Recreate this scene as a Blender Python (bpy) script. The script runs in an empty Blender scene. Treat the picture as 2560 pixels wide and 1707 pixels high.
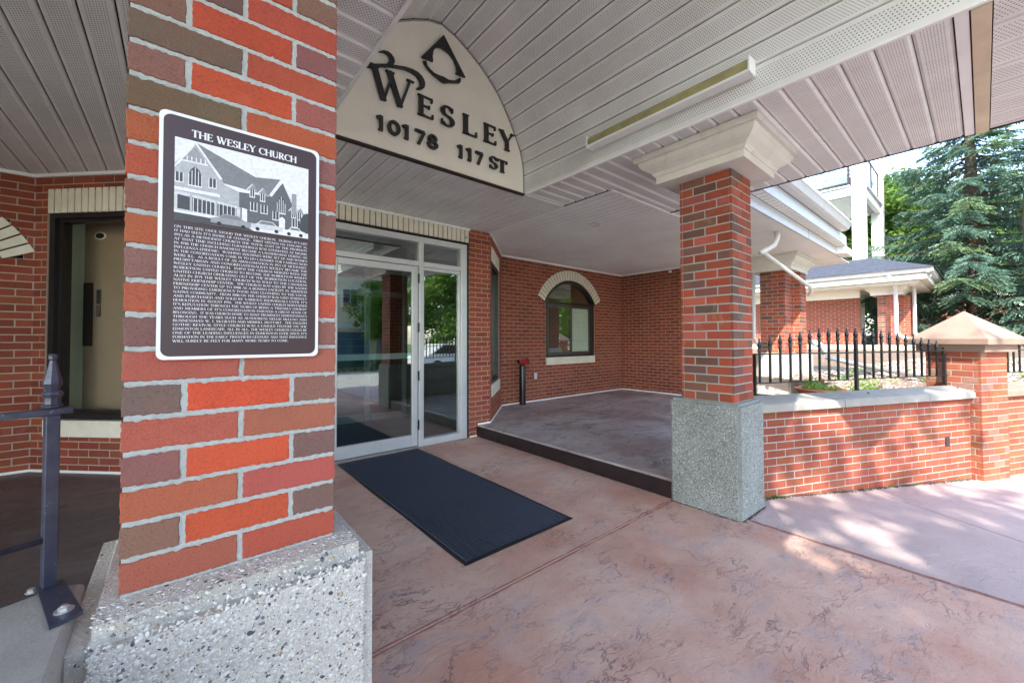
import bpy, bmesh, math, random
from mathutils import Vector, Matrix, Euler
rnd = random.Random(7)
SC = bpy.context.scene
COL = SC.collection
R = math.radians

# ------------------------------------------------------------------ camera
CAMPOS = Vector((0, 0, 1.30))
yaw, pitch, roll = R(40.05), R(1.15), R(-.16)
cam = bpy.data.cameras.new('camera')
camo = bpy.data.objects.new('camera', cam)
COL.objects.link(camo)
camo.location = CAMPOS
f = Vector((math.sin(yaw), math.cos(yaw), 0)); rt = Vector((math.cos(yaw), -math.sin(yaw), 0)); up = Vector((0, 0, 1))
f2 = f*math.cos(pitch)+up*math.sin(pitch); u2 = -f*math.sin(pitch)+up*math.cos(pitch)
r2 = rt*math.cos(roll)+u2*math.sin(roll); u3 = -rt*math.sin(roll)+u2*math.cos(roll)
camo.rotation_euler = Matrix((r2, u3, -f2)).transposed().to_euler()
cam.sensor_width = 36; cam.sensor_fit = 'HORIZONTAL'
cam.lens = 36*991.3/2560
cam.shift_y = -(853.5-829.3)/2560
cam.clip_start = .02; cam.clip_end = 600
SC.camera = camo

# ------------------------------------------------------------------ world, sun, exposure
SUNDIR = Vector((-.835, -.55, 0)).normalized()*math.cos(R(44)) + Vector((0, 0, math.sin(R(44))))
w = bpy.data.worlds.new('World'); SC.world = w; w.use_nodes = True
nt = w.node_tree; nt.nodes.clear()
sky = nt.nodes.new('ShaderNodeTexSky'); sky.sky_type = 'NISHITA'; sky.sun_disc = False
sky.sun_elevation = R(44); sky.sun_rotation = math.atan2(SUNDIR.x, SUNDIR.y)
sky.air_density = 1.0; sky.dust_density = 1.2; sky.ozone_density = 1.0
bg = nt.nodes.new('ShaderNodeBackground'); bg.inputs[1].default_value = .15
wo = nt.nodes.new('ShaderNodeOutputWorld')
nt.links.new(sky.outputs[0], bg.inputs[0]); nt.links.new(bg.outputs[0], wo.inputs[0])
sl = bpy.data.lights.new('sun', 'SUN'); sl.energy = 2.0; sl.angle = R(.53); sl.color = (1, .93, .82)
so = bpy.data.objects.new('sun', sl); COL.objects.link(so); so.location = (-20, -12, 24)
so.rotation_euler = SUNDIR.to_track_quat('Z', 'Y').to_euler()
SC.view_settings.view_transform = 'Standard'; SC.view_settings.look = 'None'
SC.view_settings.gamma = 1; SC.view_settings.use_curve_mapping = False
SC.view_settings.exposure = 2.7
SC.render.engine = 'CYCLES'
SC.cycles.max_bounces = 8; SC.cycles.diffuse_bounces = 5; SC.cycles.transparent_max_bounces = 12
SC.cycles.sample_clamp_indirect = 8

# ------------------------------------------------------------------ materials
MATS = {}
class N:
    def __init__(s, name):
        m = bpy.data.materials.new(name); m.use_nodes = True; s.m = m; s.t = m.node_tree
        s.b = s.t.nodes['Principled BSDF']; MATS[name] = m
    def n(s, typ, **kw):
        nd = s.t.nodes.new('ShaderNode'+typ)
        for k, v in kw.items():
            if k.startswith('i_'):
                nd.inputs[int(k[2:]) if k[2:].isdigit() else k[2:].replace('_', ' ')].default_value = v
            else: setattr(nd, k, v)
        return nd
    def l(s, a, b): s.t.links.new(a, b)
    def set(s, k, v): s.b.inputs[k].default_value = v
    def co(s, kind='Object'):
        return s.n('TexCoord').outputs[kind]
    def noise(s, scale, detail=4, rough=.55, vec=None, dist=0, outp=0):
        nd = s.n('TexNoise'); nd.inputs['Scale'].default_value = scale; nd.inputs['Detail'].default_value = detail
        nd.inputs['Roughness'].default_value = rough; nd.inputs['Distortion'].default_value = dist
        s.l(vec if vec else s.co(), nd.inputs['Vector']); return nd.outputs[outp]
    def voro(s, scale, vec=None, feature='F1', outp='Distance', rnd_=1):
        nd = s.n('TexVoronoi', feature=feature); nd.inputs['Scale'].default_value = scale
        nd.inputs['Randomness'].default_value = rnd_
        s.l(vec if vec else s.co(), nd.inputs['Vector']); return nd.outputs[outp]
    def ramp(s, val, stops):
        nd = s.n('ValToRGB'); e = nd.color_ramp.elements
        while len(e) < len(stops): e.new(.5)
        for i, (p, c) in enumerate(stops):
            e[i].position = p; e[i].color = (c[0], c[1], c[2], 1) if not isinstance(c, (int, float)) else (c, c, c, 1)
        s.l(val, nd.inputs[0]); return nd.outputs[0]
    def mix(s, fac, a, b, typ='MIX'):
        nd = s.n('Mix', data_type='RGBA', blend_type=typ)
        for k, v in ((0, fac), (6, a), (7, b)):
            if hasattr(v, 'links') or hasattr(v, 'is_linked'): s.l(v, nd.inputs[k])
            elif k == 0: nd.inputs[k].default_value = v
            else: nd.inputs[k].default_value = (*v[:3], 1)
        return nd.outputs[2]
    def math(s, op, a, b=0.0, c=None):
        nd = s.n('Math', operation=op)
        for i, v in enumerate((a, b) if c is None else (a, b, c)):
            if hasattr(v, 'is_linked'): s.l(v, nd.inputs[i])
            else: nd.inputs[i].default_value = v
        return nd.outputs[0]
    def bump(s, h, strength=.5, dist=.01):
        nd = s.n('Bump'); nd.inputs['Strength'].default_value = strength; nd.inputs['Distance'].default_value = dist
        s.l(h, nd.inputs['Height']); s.l(nd.outputs[0], s.b.inputs['Normal'])
    def color(s, c): s.l(c, s.b.inputs['Base Color'])
    def mapping(s, vec, scale=(1, 1, 1), rot=(0, 0, 0)):
        nd = s.n('Mapping'); nd.inputs['Scale'].default_value = scale; nd.inputs['Rotation'].default_value = rot
        s.l(vec, nd.inputs['Vector']); return nd.outputs[0]

def plain(name, col, rough=.5, metal=0, var=.12, scale=6, bump=.0, bscale=80, spec=None, fine=0):
    k = N(name); k.set('Roughness', rough); k.set('Metallic', metal)
    n1 = k.noise(scale, 5)
    lo = tuple(c*(1-var) for c in col); hi = tuple(min(1, c*(1+var)) for c in col)
    c = k.ramp(n1, [(.3, lo), (.7, hi)])
    k.color(c)
    if bump: k.bump(k.noise(bscale, 4), bump, .004)
    if spec is not None: k.set('Specular IOR Level', spec)
    return k.m

# brick: colour from the object's colour (single bricks) or from a colour attribute (joined bricks)
def brick_mat(name, attr):
    k = N(name); k.set('Roughness', .82); k.set('Specular IOR Level', .25)
    if attr:
        a = k.n('Attribute', attribute_name='tone').outputs['Color']
    else:
        a = k.n('ObjectInfo').outputs['Color']
    g = k.n('NewGeometry').outputs['Position']
    big = k.noise(14, 3, vec=g)
    fine = k.noise(260, 3, .7, vec=g)
    c1 = k.mix(k.ramp(big, [(.30, 0), (.75, 1)]), a, (.36, .09, .05))
    k2 = k.mix(.18, a, c1)
    dark = k.mix(k.ramp(fine, [(.30, .55), (.5, 0)]), k2, (.10, .035, .025))
    spk = k.voro(420, vec=g)
    lite = k.mix(k.ramp(spk, [(.07, .22), (.12, 0)]), dark, (.7, .55, .48))
    blot = k.noise(5, 6, .6, vec=g)
    fin = k.mix(k.ramp(blot, [(.62, 0), (.8, .22)]), lite, (.62, .52, .46))
    wea = k.noise(1.1, 6, .7, vec=g)
    fin = k.mix(k.ramp(wea, [(.30, .42), (.52, 0)]), fin, (.10, .035, .025))
    eff = k.noise(2.6, 7, .75, vec=k.mapping(g, (1, 1, .45)))
    fin = k.mix(k.ramp(eff, [(.64, 0), (.76, .38)]), fin, (.60, .50, .46))
    chip = k.voro(55, vec=g)
    fin = k.mix(k.ramp(chip, [(.035, .6), (.06, 0)]), fin, (.07, .03, .025))
    k.color(fin)
    k.bump(k.math('ADD', k.math('ADD', k.math('MULTIPLY', fine, .9), k.noise(60, 4, vec=g)), k.ramp(chip, [(0, 0), (.07, .8)])), .8, .003)
    return k.m
BRICK = brick_mat('fired_brick', False); BRICKJ = brick_mat('fired_brick_joined', True)

def mortar_mat(name, col, bstr=.5):
    k = N(name); k.set('Roughness', .95); k.set('Specular IOR Level', .1)
    g = k.n('NewGeometry').outputs['Position']
    c = k.ramp(k.noise(90, 5, .7, vec=g), [(.3, tuple(x*.72 for x in col)), (.65, col)])
    c = k.mix(k.ramp(k.noise(3, 3, vec=g), [(.4, 0), (.75, .35)]), c, tuple(x*.8 for x in col))
    k.color(c); k.bump(k.noise(220, 5, .75, vec=g), bstr, .003)
    return k.m
MORTAR = mortar_mat('pale_grey_mortar', (.52, .54, .51), .9)
MORTAR_W = mortar_mat('buff_mortar', (.46, .36, .29))
MORTAR_G = mortar_mat('grey_mortar', (.40, .41, .38))

def soffit_mat(name, col):
    k = N(name); k.set('Roughness', .45); k.set('Specular IOR Level', .35)
    uv = k.n('UVMap').outputs[0]
    sx = k.n('SeparateXYZ'); k.l(uv, sx.inputs[0]); u, v = sx.outputs[0], sx.outputs[1]
    row = k.math('FLOOR', k.math('DIVIDE', v, .0105))
    ush = k.math('ADD', k.math('DIVIDE', u, .016), k.math('MULTIPLY', k.math('MODULO', row, 2.0), .5))
    fu = k.math('MULTIPLY', k.math('SUBTRACT', k.math('FRACT', ush), .5), .016)
    fv = k.math('MULTIPLY', k.math('SUBTRACT', k.math('FRACT', k.math('DIVIDE', v, .0105)), .5), .0105)
    d = k.math('SQRT', k.math('ADD', k.math('POWER', k.math('MULTIPLY', fu, .55), 2), k.math('POWER', fv, 2)))
    dot = k.math('LESS_THAN', d, .0019)
    gen = k.math('MULTIPLY', k.math('GREATER_THAN', v, .024), k.math('LESS_THAN', v, .104))
    dot = k.math('MULTIPLY', dot, gen)
    n1 = k.noise(2.2, 6, .65, vec=k.n('NewGeometry').outputs['Position'])
    base = k.ramp(n1, [(.3, tuple(c*.86 for c in col)), (.7, col)])
    n2 = k.noise(24, 4, .7, vec=k.n('NewGeometry').outputs['Position'])
    base = k.mix(k.ramp(n2, [(.6, 0), (.8, .25)]), base, tuple(c*.72 for c in col))
    n3 = k.noise(1.3, 7, .75, vec=k.mapping(k.n('NewGeometry').outputs['Position'], (1, .5, 1)))
    base = k.mix(k.ramp(n3, [(.52, 0), (.70, .30)]), base, (.46, .41, .35))
    n4 = k.noise(55, 3, .7, vec=k.n('NewGeometry').outputs['Position'])
    base = k.mix(k.ramp(n4, [(.70, 0), (.75, .5)]), base, (.25, .20, .16))
    k.color(k.mix(dot, base, (.05, .05, .05)))
    k.bump(k.math('MULTIPLY', dot, -1.0), .4, .002)
    return k.m
SOFFIT = soffit_mat('perforated_soffit_panel', (.89, .875, .835))
SOFFITF = plain('fine_ribbed_soffit_panel', (.87, .86, .825), .45, var=.07, scale=1.5)
TRIM = plain('white_aluminium_trim', (.88, .87, .84), .4, var=.06, scale=3)

def worn(name, col, dirt=(.30, .24, .16)):
    k = N(name); k.set('Roughness', .5); g = k.n('NewGeometry').outputs['Position']
    c = k.ramp(k.noise(4, 5, .65, vec=g), [(.3, tuple(x*.84 for x in col)), (.7, col)])
    c = k.mix(k.ramp(k.noise(9, 7, .75, vec=k.mapping(g, (1, 1, .35))), [(.58, 0), (.74, .42)]), c, dirt)
    c = k.mix(k.ramp(k.noise(70, 3, .7, vec=g), [(.68, 0), (.74, .5)]), c, (.20, .13, .08))
    k.color(c); k.bump(k.noise(35, 5, .7, vec=g), .2, .003); return k.m
CREAM = worn('cream_painted_crown', (.74, .71, .64))
WHITE = plain('white_metal_gutter', (.60, .60, .60), .35, var=.05)
SIGNB = plain('cream_sign_board', (.82, .76, .64), .55, var=.05, scale=3, bump=.08, bscale=300)
BLACKP = plain('black_painted_letters', (.018, .016, .018), .45, var=.2)
IRON = plain('black_wrought_iron', (.015, .014, .014), .32, var=.35, scale=30, bump=.25, bscale=120)
BLUEIRON = None
def blueiron():
    k = N('chipped_navy_iron'); k.set('Roughness', .35); k.set('Specular IOR Level', .6)
    g = k.n('NewGeometry').outputs['Position']
    c = k.ramp(k.noise(30, 4, vec=g), [(.3, (.022, .026, .05)), (.7, (.05, .055, .085))])
    c = k.mix(k.ramp(k.noise(130, 4, .7, vec=g), [(.66, 0), (.70, .8)]), c, (.35, .35, .36))
    c = k.mix(k.ramp(k.noise(60, 3, .7, vec=g), [(.68, 0), (.72, .8)]), c, (.13, .055, .03))
    k.color(c); k.bump(k.noise(150, 4, vec=g), .35, .002); return k.m
BLUEIRON = blueiron()
def aggregate(name, base, light, scale=1.0, dirt=0):
    k = N(name); k.set('Roughness', .8); k.set('Specular IOR Level', .3)
    g = k.n('NewGeometry').outputs['Position']
    gd = k.n('VectorMath', operation='ADD'); k.l(g, gd.inputs[0])
    nz = k.n('TexNoise'); nz.inputs['Scale'].default_value = 30; k.l(g, nz.inputs['Vector'])
    sc = k.n('VectorMath', operation='SCALE'); k.l(nz.outputs['Color'], sc.inputs[0]); sc.inputs['Scale'].default_value = .02
    k.l(sc.outputs[0], gd.inputs[1]); v = gd.outputs[0]
    d1 = k.voro(95*scale, vec=v); c1 = k.voro(95*scale, vec=v, outp='Color')
    d2 = k.voro(230*scale, vec=v); c2 = k.voro(230*scale, vec=v, outp='Color')
    s1 = k.n('SeparateColor'); k.l(c1, s1.inputs[0]); s2 = k.n('SeparateColor'); k.l(c2, s2.inputs[0])
    peb = [(0, (.05, .055, .065)), (.04, (.08, .08, .09)), (.09, (.20, .19, .18)), (.15, (.36, .30, .24)), (.19, tuple(x*.85 for x in light)), (.5, light), (.8, (.78, .77, .74))]
    bs = k.ramp(k.noise(160, 4, .7, vec=g), [(.3, tuple(x*.75 for x in base)), (.7, base)])
    m2 = k.math('MULTIPLY', k.math('LESS_THAN', d2, .36), k.math('GREATER_THAN', s2.outputs[1], .45))
    r_2 = k.n('ValToRGB'); el = r_2.color_ramp; el.interpolation = 'CONSTANT'
    e = el.elements
    while len(e) < len(peb): e.new(.5)
    for i, (p, c) in enumerate(peb): e[i].position = p; e[i].color = (*c, 1)
    k.l(s2.outputs[0], r_2.inputs[0])
    r_1 = k.n('ValToRGB'); r_1.color_ramp.interpolation = 'CONSTANT'; e = r_1.color_ramp.elements
    while len(e) < len(peb): e.new(.5)
    for i, (p, c) in enumerate(peb): e[i].position = p; e[i].color = (*c, 1)
    k.l(s1.outputs[0], r_1.inputs[0])
    c = k.mix(m2, bs, r_2.outputs[0])
    m1 = k.math('MULTIPLY', k.math('LESS_THAN', d1, .33), k.math('GREATER_THAN', s1.outputs[1], .62))
    c = k.mix(m1, c, r_1.outputs[0])
    if dirt:
        c = k.mix(k.ramp(k.noise(2.5, 6, .7, vec=g), [(.45, 0), (.7, dirt)]), c, (.12, .13, .10))
    k.color(c)
    h = k.math('ADD', k.math('MULTIPLY', m1, .8), k.math('MULTIPLY', k.ramp(d2, [(0, 1), (.5, 0)]), .6))
    k.bump(k.math('ADD', h, k.noise(300, 3, .7, vec=g)), .55, .004)
    return k.m
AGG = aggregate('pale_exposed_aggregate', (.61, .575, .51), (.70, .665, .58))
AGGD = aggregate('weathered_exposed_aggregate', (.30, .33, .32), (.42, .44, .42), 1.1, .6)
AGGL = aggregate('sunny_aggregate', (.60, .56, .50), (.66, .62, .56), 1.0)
def concrete(name, col, dark=.7, scale=3, stain=(.25, .27, .25)):
    k = N(name); k.set('Roughness', .85); k.set('Specular IOR Level', .25)
    g = k.n('NewGeometry').outputs['Position']
    c = k.ramp(k.noise(scale, 7, .65, vec=g), [(.3, tuple(x*dark for x in col)), (.68, col)])
    c = k.mix(k.ramp(k.noise(120, 4, .7, vec=g), [(.35, .35), (.5, 0)]), c, tuple(x*.6 for x in col))
    c = k.mix(k.ramp(k.noise(1.2, 5, .7, vec=g), [(.55, 0), (.8, .4)]), c, stain)
    k.color(c); k.bump(k.noise(140, 6, .7, vec=g), .35, .003)
    return k.m
CONC = concrete('grey_cast_concrete', (.38, .365, .33))
CONCP = concrete('tan_cast_stone', (.29, .205, .16), .80, 5, (.23, .17, .14))
CONCB = concrete('buff_concrete_curb', (.52, .46, .38), .8, 3)
STONE = plain('cream_face_brick', (.74, .69, .57), .6, var=.08, scale=9, bump=.1, bscale=120)

def stamped(name, a, b, vein, stain, vs=1.0, rough=(.5, .8), jig=1.0, amount=1.0):
    k = N(name)
    g = k.n('NewGeometry').outputs['Position']
    wp = k.n('TexNoise'); wp.inputs['Scale'].default_value = 2.2*vs; wp.inputs['Detail'].default_value = 5; k.l(g, wp.inputs['Vector'])
    sc = k.n('VectorMath', operation='SCALE'); k.l(wp.outputs['Color'], sc.inputs[0]); sc.inputs['Scale'].default_value = .75*jig
    ad = k.n('VectorMath', operation='ADD'); k.l(g, ad.inputs[0]); k.l(sc.outputs[0], ad.inputs[1]); v = ad.outputs[0]
    vm = k.mapping(v, (1.0, 2.2, 1), (0, 0, R(28)))
    n1 = k.noise(1.3*vs, 8, .62, vec=g)
    n2 = k.noise(3.5*vs, 8, .7, vec=vm)
    c = k.mix(k.ramp(n1, [(.36, 0), (.62, 1)]), a, b)
    c = k.mix(k.ramp(n2, [(.5, 0), (.70, .75)]), c, stain)
    rid = k.math('ABSOLUTE', k.math('SUBTRACT', k.noise(2.4*vs, 7, .62, vec=vm), .5))
    msk = k.ramp(k.noise(1.7*vs, 4, vec=g), [(.46, 0), (.60, 1)])
    line = k.math('MULTIPLY', k.ramp(rid, [(.003, 1), (.011, 0)]), msk)
    rid2 = k.math('ABSOLUTE', k.math('SUBTRACT', k.noise(6*vs, 6, .6, vec=vm), .5))
    ln2 = k.math('MULTIPLY', k.ramp(rid2, [(.004, .7), (.016, 0)]), k.ramp(k.noise(2.9*vs, 3, vec=g), [(.52, 0), (.62, 1)]))
    ln = k.math('MULTIPLY', k.math('MAXIMUM', line, ln2), amount)
    c = k.mix(ln, c, vein)
    spk = k.noise(130, 4, .75, vec=g)
    c = k.mix(k.ramp(spk, [(.3, .6), (.43, 0)]), c, vein)
    c = k.mix(k.ramp(k.noise(26, 6, .75, vec=vm), [(.30, .45), (.44, 0)]), c, vein)
    c = k.mix(k.ramp(spk, [(.66, 0), (.76, .3)]), c, (.6, .5, .45))
    k.color(c)
    k.l(k.ramp(n2, [(.3, rough[0]), (.7, rough[1])]), k.b.inputs['Roughness'])
    terr = k.ramp(k.noise(2.0*vs, 9, .6, vec=vm), [(.0, 0), (.42, .35), (.44, .5), (.55, .6), (.57, .8), (1, 1)])
    h = k.math('SUBTRACT', k.math('ADD', terr, k.math('MULTIPLY', k.noise(38, 7, .75, vec=g), .42)), k.math('MULTIPLY', ln, .5))
    k.bump(h, .55, .012)
    return k.m
STAMP = stamped('red_stamped_concrete', (.50, .255, .18), (.62, .43, .345), (.13, .095, .10), (.40, .33, .325), jig=.35, amount=.8)
WALK = stamped('pink_grey_sidewalk', (.43, .325, .30), (.50, .395, .37), (.2, .16, .16), (.40, .33, .325), .6, (.6, .8), .7, .25)
PLAT = stamped('dark_glazed_stamped_concrete', (.28, .215, .195), (.46, .425, .41), (.07, .05, .05), (.15, .09, .08), .8, (.25, .5), 1.0, .8)
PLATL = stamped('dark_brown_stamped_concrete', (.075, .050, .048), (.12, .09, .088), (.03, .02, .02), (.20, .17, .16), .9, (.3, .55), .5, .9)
RISER = plain('dark_maroon_riser', (.016, .007, .008), .5, var=.4, scale=9, bump=.4, bscale=50)
ASPH = plain('asphalt', (.055, .055, .057), .9, var=.2, scale=3, bump=.5, bscale=200)
SOIL = plain('mulch_soil', (.16, .11, .075), .95, var=.4, scale=8, bump=.7, bscale=60)
LAWN = plain('lawn', (.07, .13, .03), .9, var=.4, scale=4, bump=.6, bscale=90)
def mat_rib():
    k = N('ribbed_navy_carpet'); k.set('Roughness', .95); k.set('Specular IOR Level', .1)
    co = k.co()
    n = k.noise(420, 3, .8)
    c = k.ramp(n, [(.36, (.022, .027, .042)), (.54, (.062, .072, .105)), (.70, (.26, .29, .36))])
    c = k.mix(k.ramp(k.noise(3, 5), [(.4, 0), (.75, .35)]), c, (.05, .06, .09))
    k.color(c); k.bump(n, .5, .003); return k.m
CARPET = mat_rib()
RUBBER = plain('black_rubber', (.012, .012, .013), .6)
ALU = plain('brushed_aluminium', (.62, .63, .64), .38, metal=.35, var=.05)
FRAMEK = plain('dark_bronze_frame', (.018, .015, .015), .35, var=.15)
FRAMEB = plain('brown_vinyl_frame', (.07, .058, .05), .4, var=.1)
def glass(name, tint=(.85, .93, .9), f0=.05, graze=1.0):
    k = N(name); t = k.t; t.nodes.remove(k.b)
    tr = k.n('BsdfTransparent'); tr.inputs[0].default_value = (*tint, 1)
    gl = k.n('BsdfGlossy'); gl.inputs['Roughness'].default_value = .0; gl.inputs[0].default_value = (1, 1, 1, 1)
    # Schlick reflectance from the angle to the surface, the same from either side of the pane
    g = k.n('NewGeometry'); dt = k.n('VectorMath', operation='DOT_PRODUCT'); k.l(g.outputs['Normal'], dt.inputs[0]); k.l(g.outputs['Incoming'], dt.inputs[1])
    om = k.math('SUBTRACT', 1.0, k.math('ABSOLUTE', dt.outputs['Value']))
    F = k.math('ADD', f0, k.math('MULTIPLY', k.math('POWER', om, 5.0), (1-f0)*graze))
    mx = k.n('MixShader'); k.l(F, mx.inputs[0])
    k.l(tr.outputs[0], mx.inputs[1]); k.l(gl.outputs[0], mx.inputs[2])
    k.l(mx.outputs[0], t.nodes['Material Output'].inputs[0]); return k.m
GLASS = glass('clear_door_glass', (.72, .82, .80), .17, 1.0)
GLASSW = glass('tinted_window_glass', (.93, .98, .95), .13, 1.0)
GLASSL = glass('clear_window_glass', (.98, .985, .97), .008, .25)
BLIND = plain('pale_green_blind', (.86, .92, .86), .6, var=.05)
TERRA = plain('terracotta', (.50, .17, .075), .75, var=.2, scale=12, bump=.2)
SHING = plain('charcoal_shingle', (.035, .042, .06), .9, var=.35, scale=14, bump=.6, bscale=140)
PLAQ = plain('maroon_plaque_face', (.055, .030, .032), .35, var=.05)
PLAQW = plain('white_plaque_print', (.78, .78, .80), .4, var=.02)
REDV = plain('red_valve_paint', (.42, .012, .015), .35, var=.15)
PIPEK = plain('black_gloss_pipe', (.012, .01, .014), .25, var=.2)
LENS = plain('yellowed_diffuser', (.34, .31, .13), .35, var=.25, scale=7)
STEEL = plain('galvanised_steel', (.55, .55, .55), .35, metal=.7, var=.15, scale=40)
BARKM = plain('brown_bark', (.10, .065, .045), .95, var=.45, scale=14, bump=.9, bscale=28)
BARKG = plain('grey_bark', (.12, .115, .10), .95, var=.45, scale=14, bump=.9, bscale=28)
SIDING = plain('beige_siding', (.62, .54, .40), .7, var=.06)
BLUED = plain('blue_garage_door', (.035, .09, .14), .5)
ROOFB = plain('brown_roof', (.10, .07, .055), .9, var=.3, scale=12)
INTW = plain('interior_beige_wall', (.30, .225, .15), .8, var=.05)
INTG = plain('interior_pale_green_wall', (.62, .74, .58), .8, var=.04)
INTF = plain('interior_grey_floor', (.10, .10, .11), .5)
CARB = plain('white_car_paint', (.7, .7, .7), .2)
def leafmat(name, col, alt, trans=.35):
    k = N(name); k.set('Roughness', .55); k.set('Specular IOR Level', .3)
    r = k.n('NewGeometry').outputs['Random Per Island']
    c = k.ramp(r, [(.0, col), (.5, tuple((a+b)/2 for a, b in zip(col, alt))), (1, alt)])
    k.color(c)
    tb = k.n('BsdfTranslucent'); k.l(c, tb.inputs[0])
    mx = k.n('MixShader'); mx.inputs[0].default_value = trans
    k.l(k.b.outputs[0], mx.inputs[1]); k.l(tb.outputs[0], mx.inputs[2])
    k.l(mx.outputs[0], k.t.nodes['Material Output'].inputs[0]); return k.m
LEAF = leafmat('maple_leaf', (.045, .10, .015), (.10, .175, .03), .4)
LEAFM = leafmat('spring_maple_leaf', (.055, .12, .016), (.13, .22, .035), .45)
LEAFR = leafmat('sunlit_ash_leaf', (.10, .20, .03), (.20, .34, .06), .6)  # greens lightened so the street trees mirrored in the glass look sunlit
LEAFD = leafmat('elm_leaf', (.035, .075, .015), (.08, .14, .03), .35)
NEEDLE = leafmat('blue_spruce_needle', (.048, .115, .078), (.14, .225, .155), .25)
NEEDLEY = leafmat('yellowed_spruce_needle', (.09, .16, .07), (.17, .25, .12), .2)
HERB = leafmat('herb_leaf', (.09, .20, .02), (.20, .34, .04), .3)
def greyprint(name, v, rough=.4): return plain(name, (v, v, v*1.02), rough, var=.13, scale=160)
G = {v: greyprint('photo_print_grey_%d' % int(v*100), v) for v in (.02, .06, .12, .2, .3, .42, .58, .75)}
def gravelmat():
    k = N('pea_gravel'); k.set('Roughness', .8)
    r = k.n('NewGeometry').outputs['Random Per Island']
    k.color(k.ramp(r, [(0, (.12, .08, .06)), (.3, (.27, .21, .17)), (.6, (.40, .36, .32)), (1, (.55, .52, .48))])); return k.m
GRAVEL = gravelmat()
def pebmat():
    k = N('river_pebble'); k.set('Roughness', .55)
    r = k.n('NewGeometry').outputs['Random Per Island']
    nd = k.n('ValToRGB'); nd.color_ramp.interpolation = 'CONSTANT'; e = nd.color_ramp.elements
    st = [(0, (.07, .075, .09)), (.035, (.15, .15, .16)), (.08, (.30, .22, .15)), (.105, (.46, .37, .28)), (.15, (.46, .45, .42)), (.42, (.58, .56, .52)), (.75, (.70, .685, .64))]
    while len(e) < len(st): e.new(.5)
    for i, (p, c) in enumerate(st): e[i].position = p; e[i].color = (*c, 1)
    k.l(r, nd.inputs[0]); k.color(nd.outputs[0]); return k.m
PEB = pebmat()
def pebd():
    k = N('weathered_pebble'); k.set('Roughness', .6); r = k.n('NewGeometry').outputs['Random Per Island']
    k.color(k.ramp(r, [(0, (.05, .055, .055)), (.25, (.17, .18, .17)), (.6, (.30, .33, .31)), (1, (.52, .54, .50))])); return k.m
PEBD = pebd()

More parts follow.
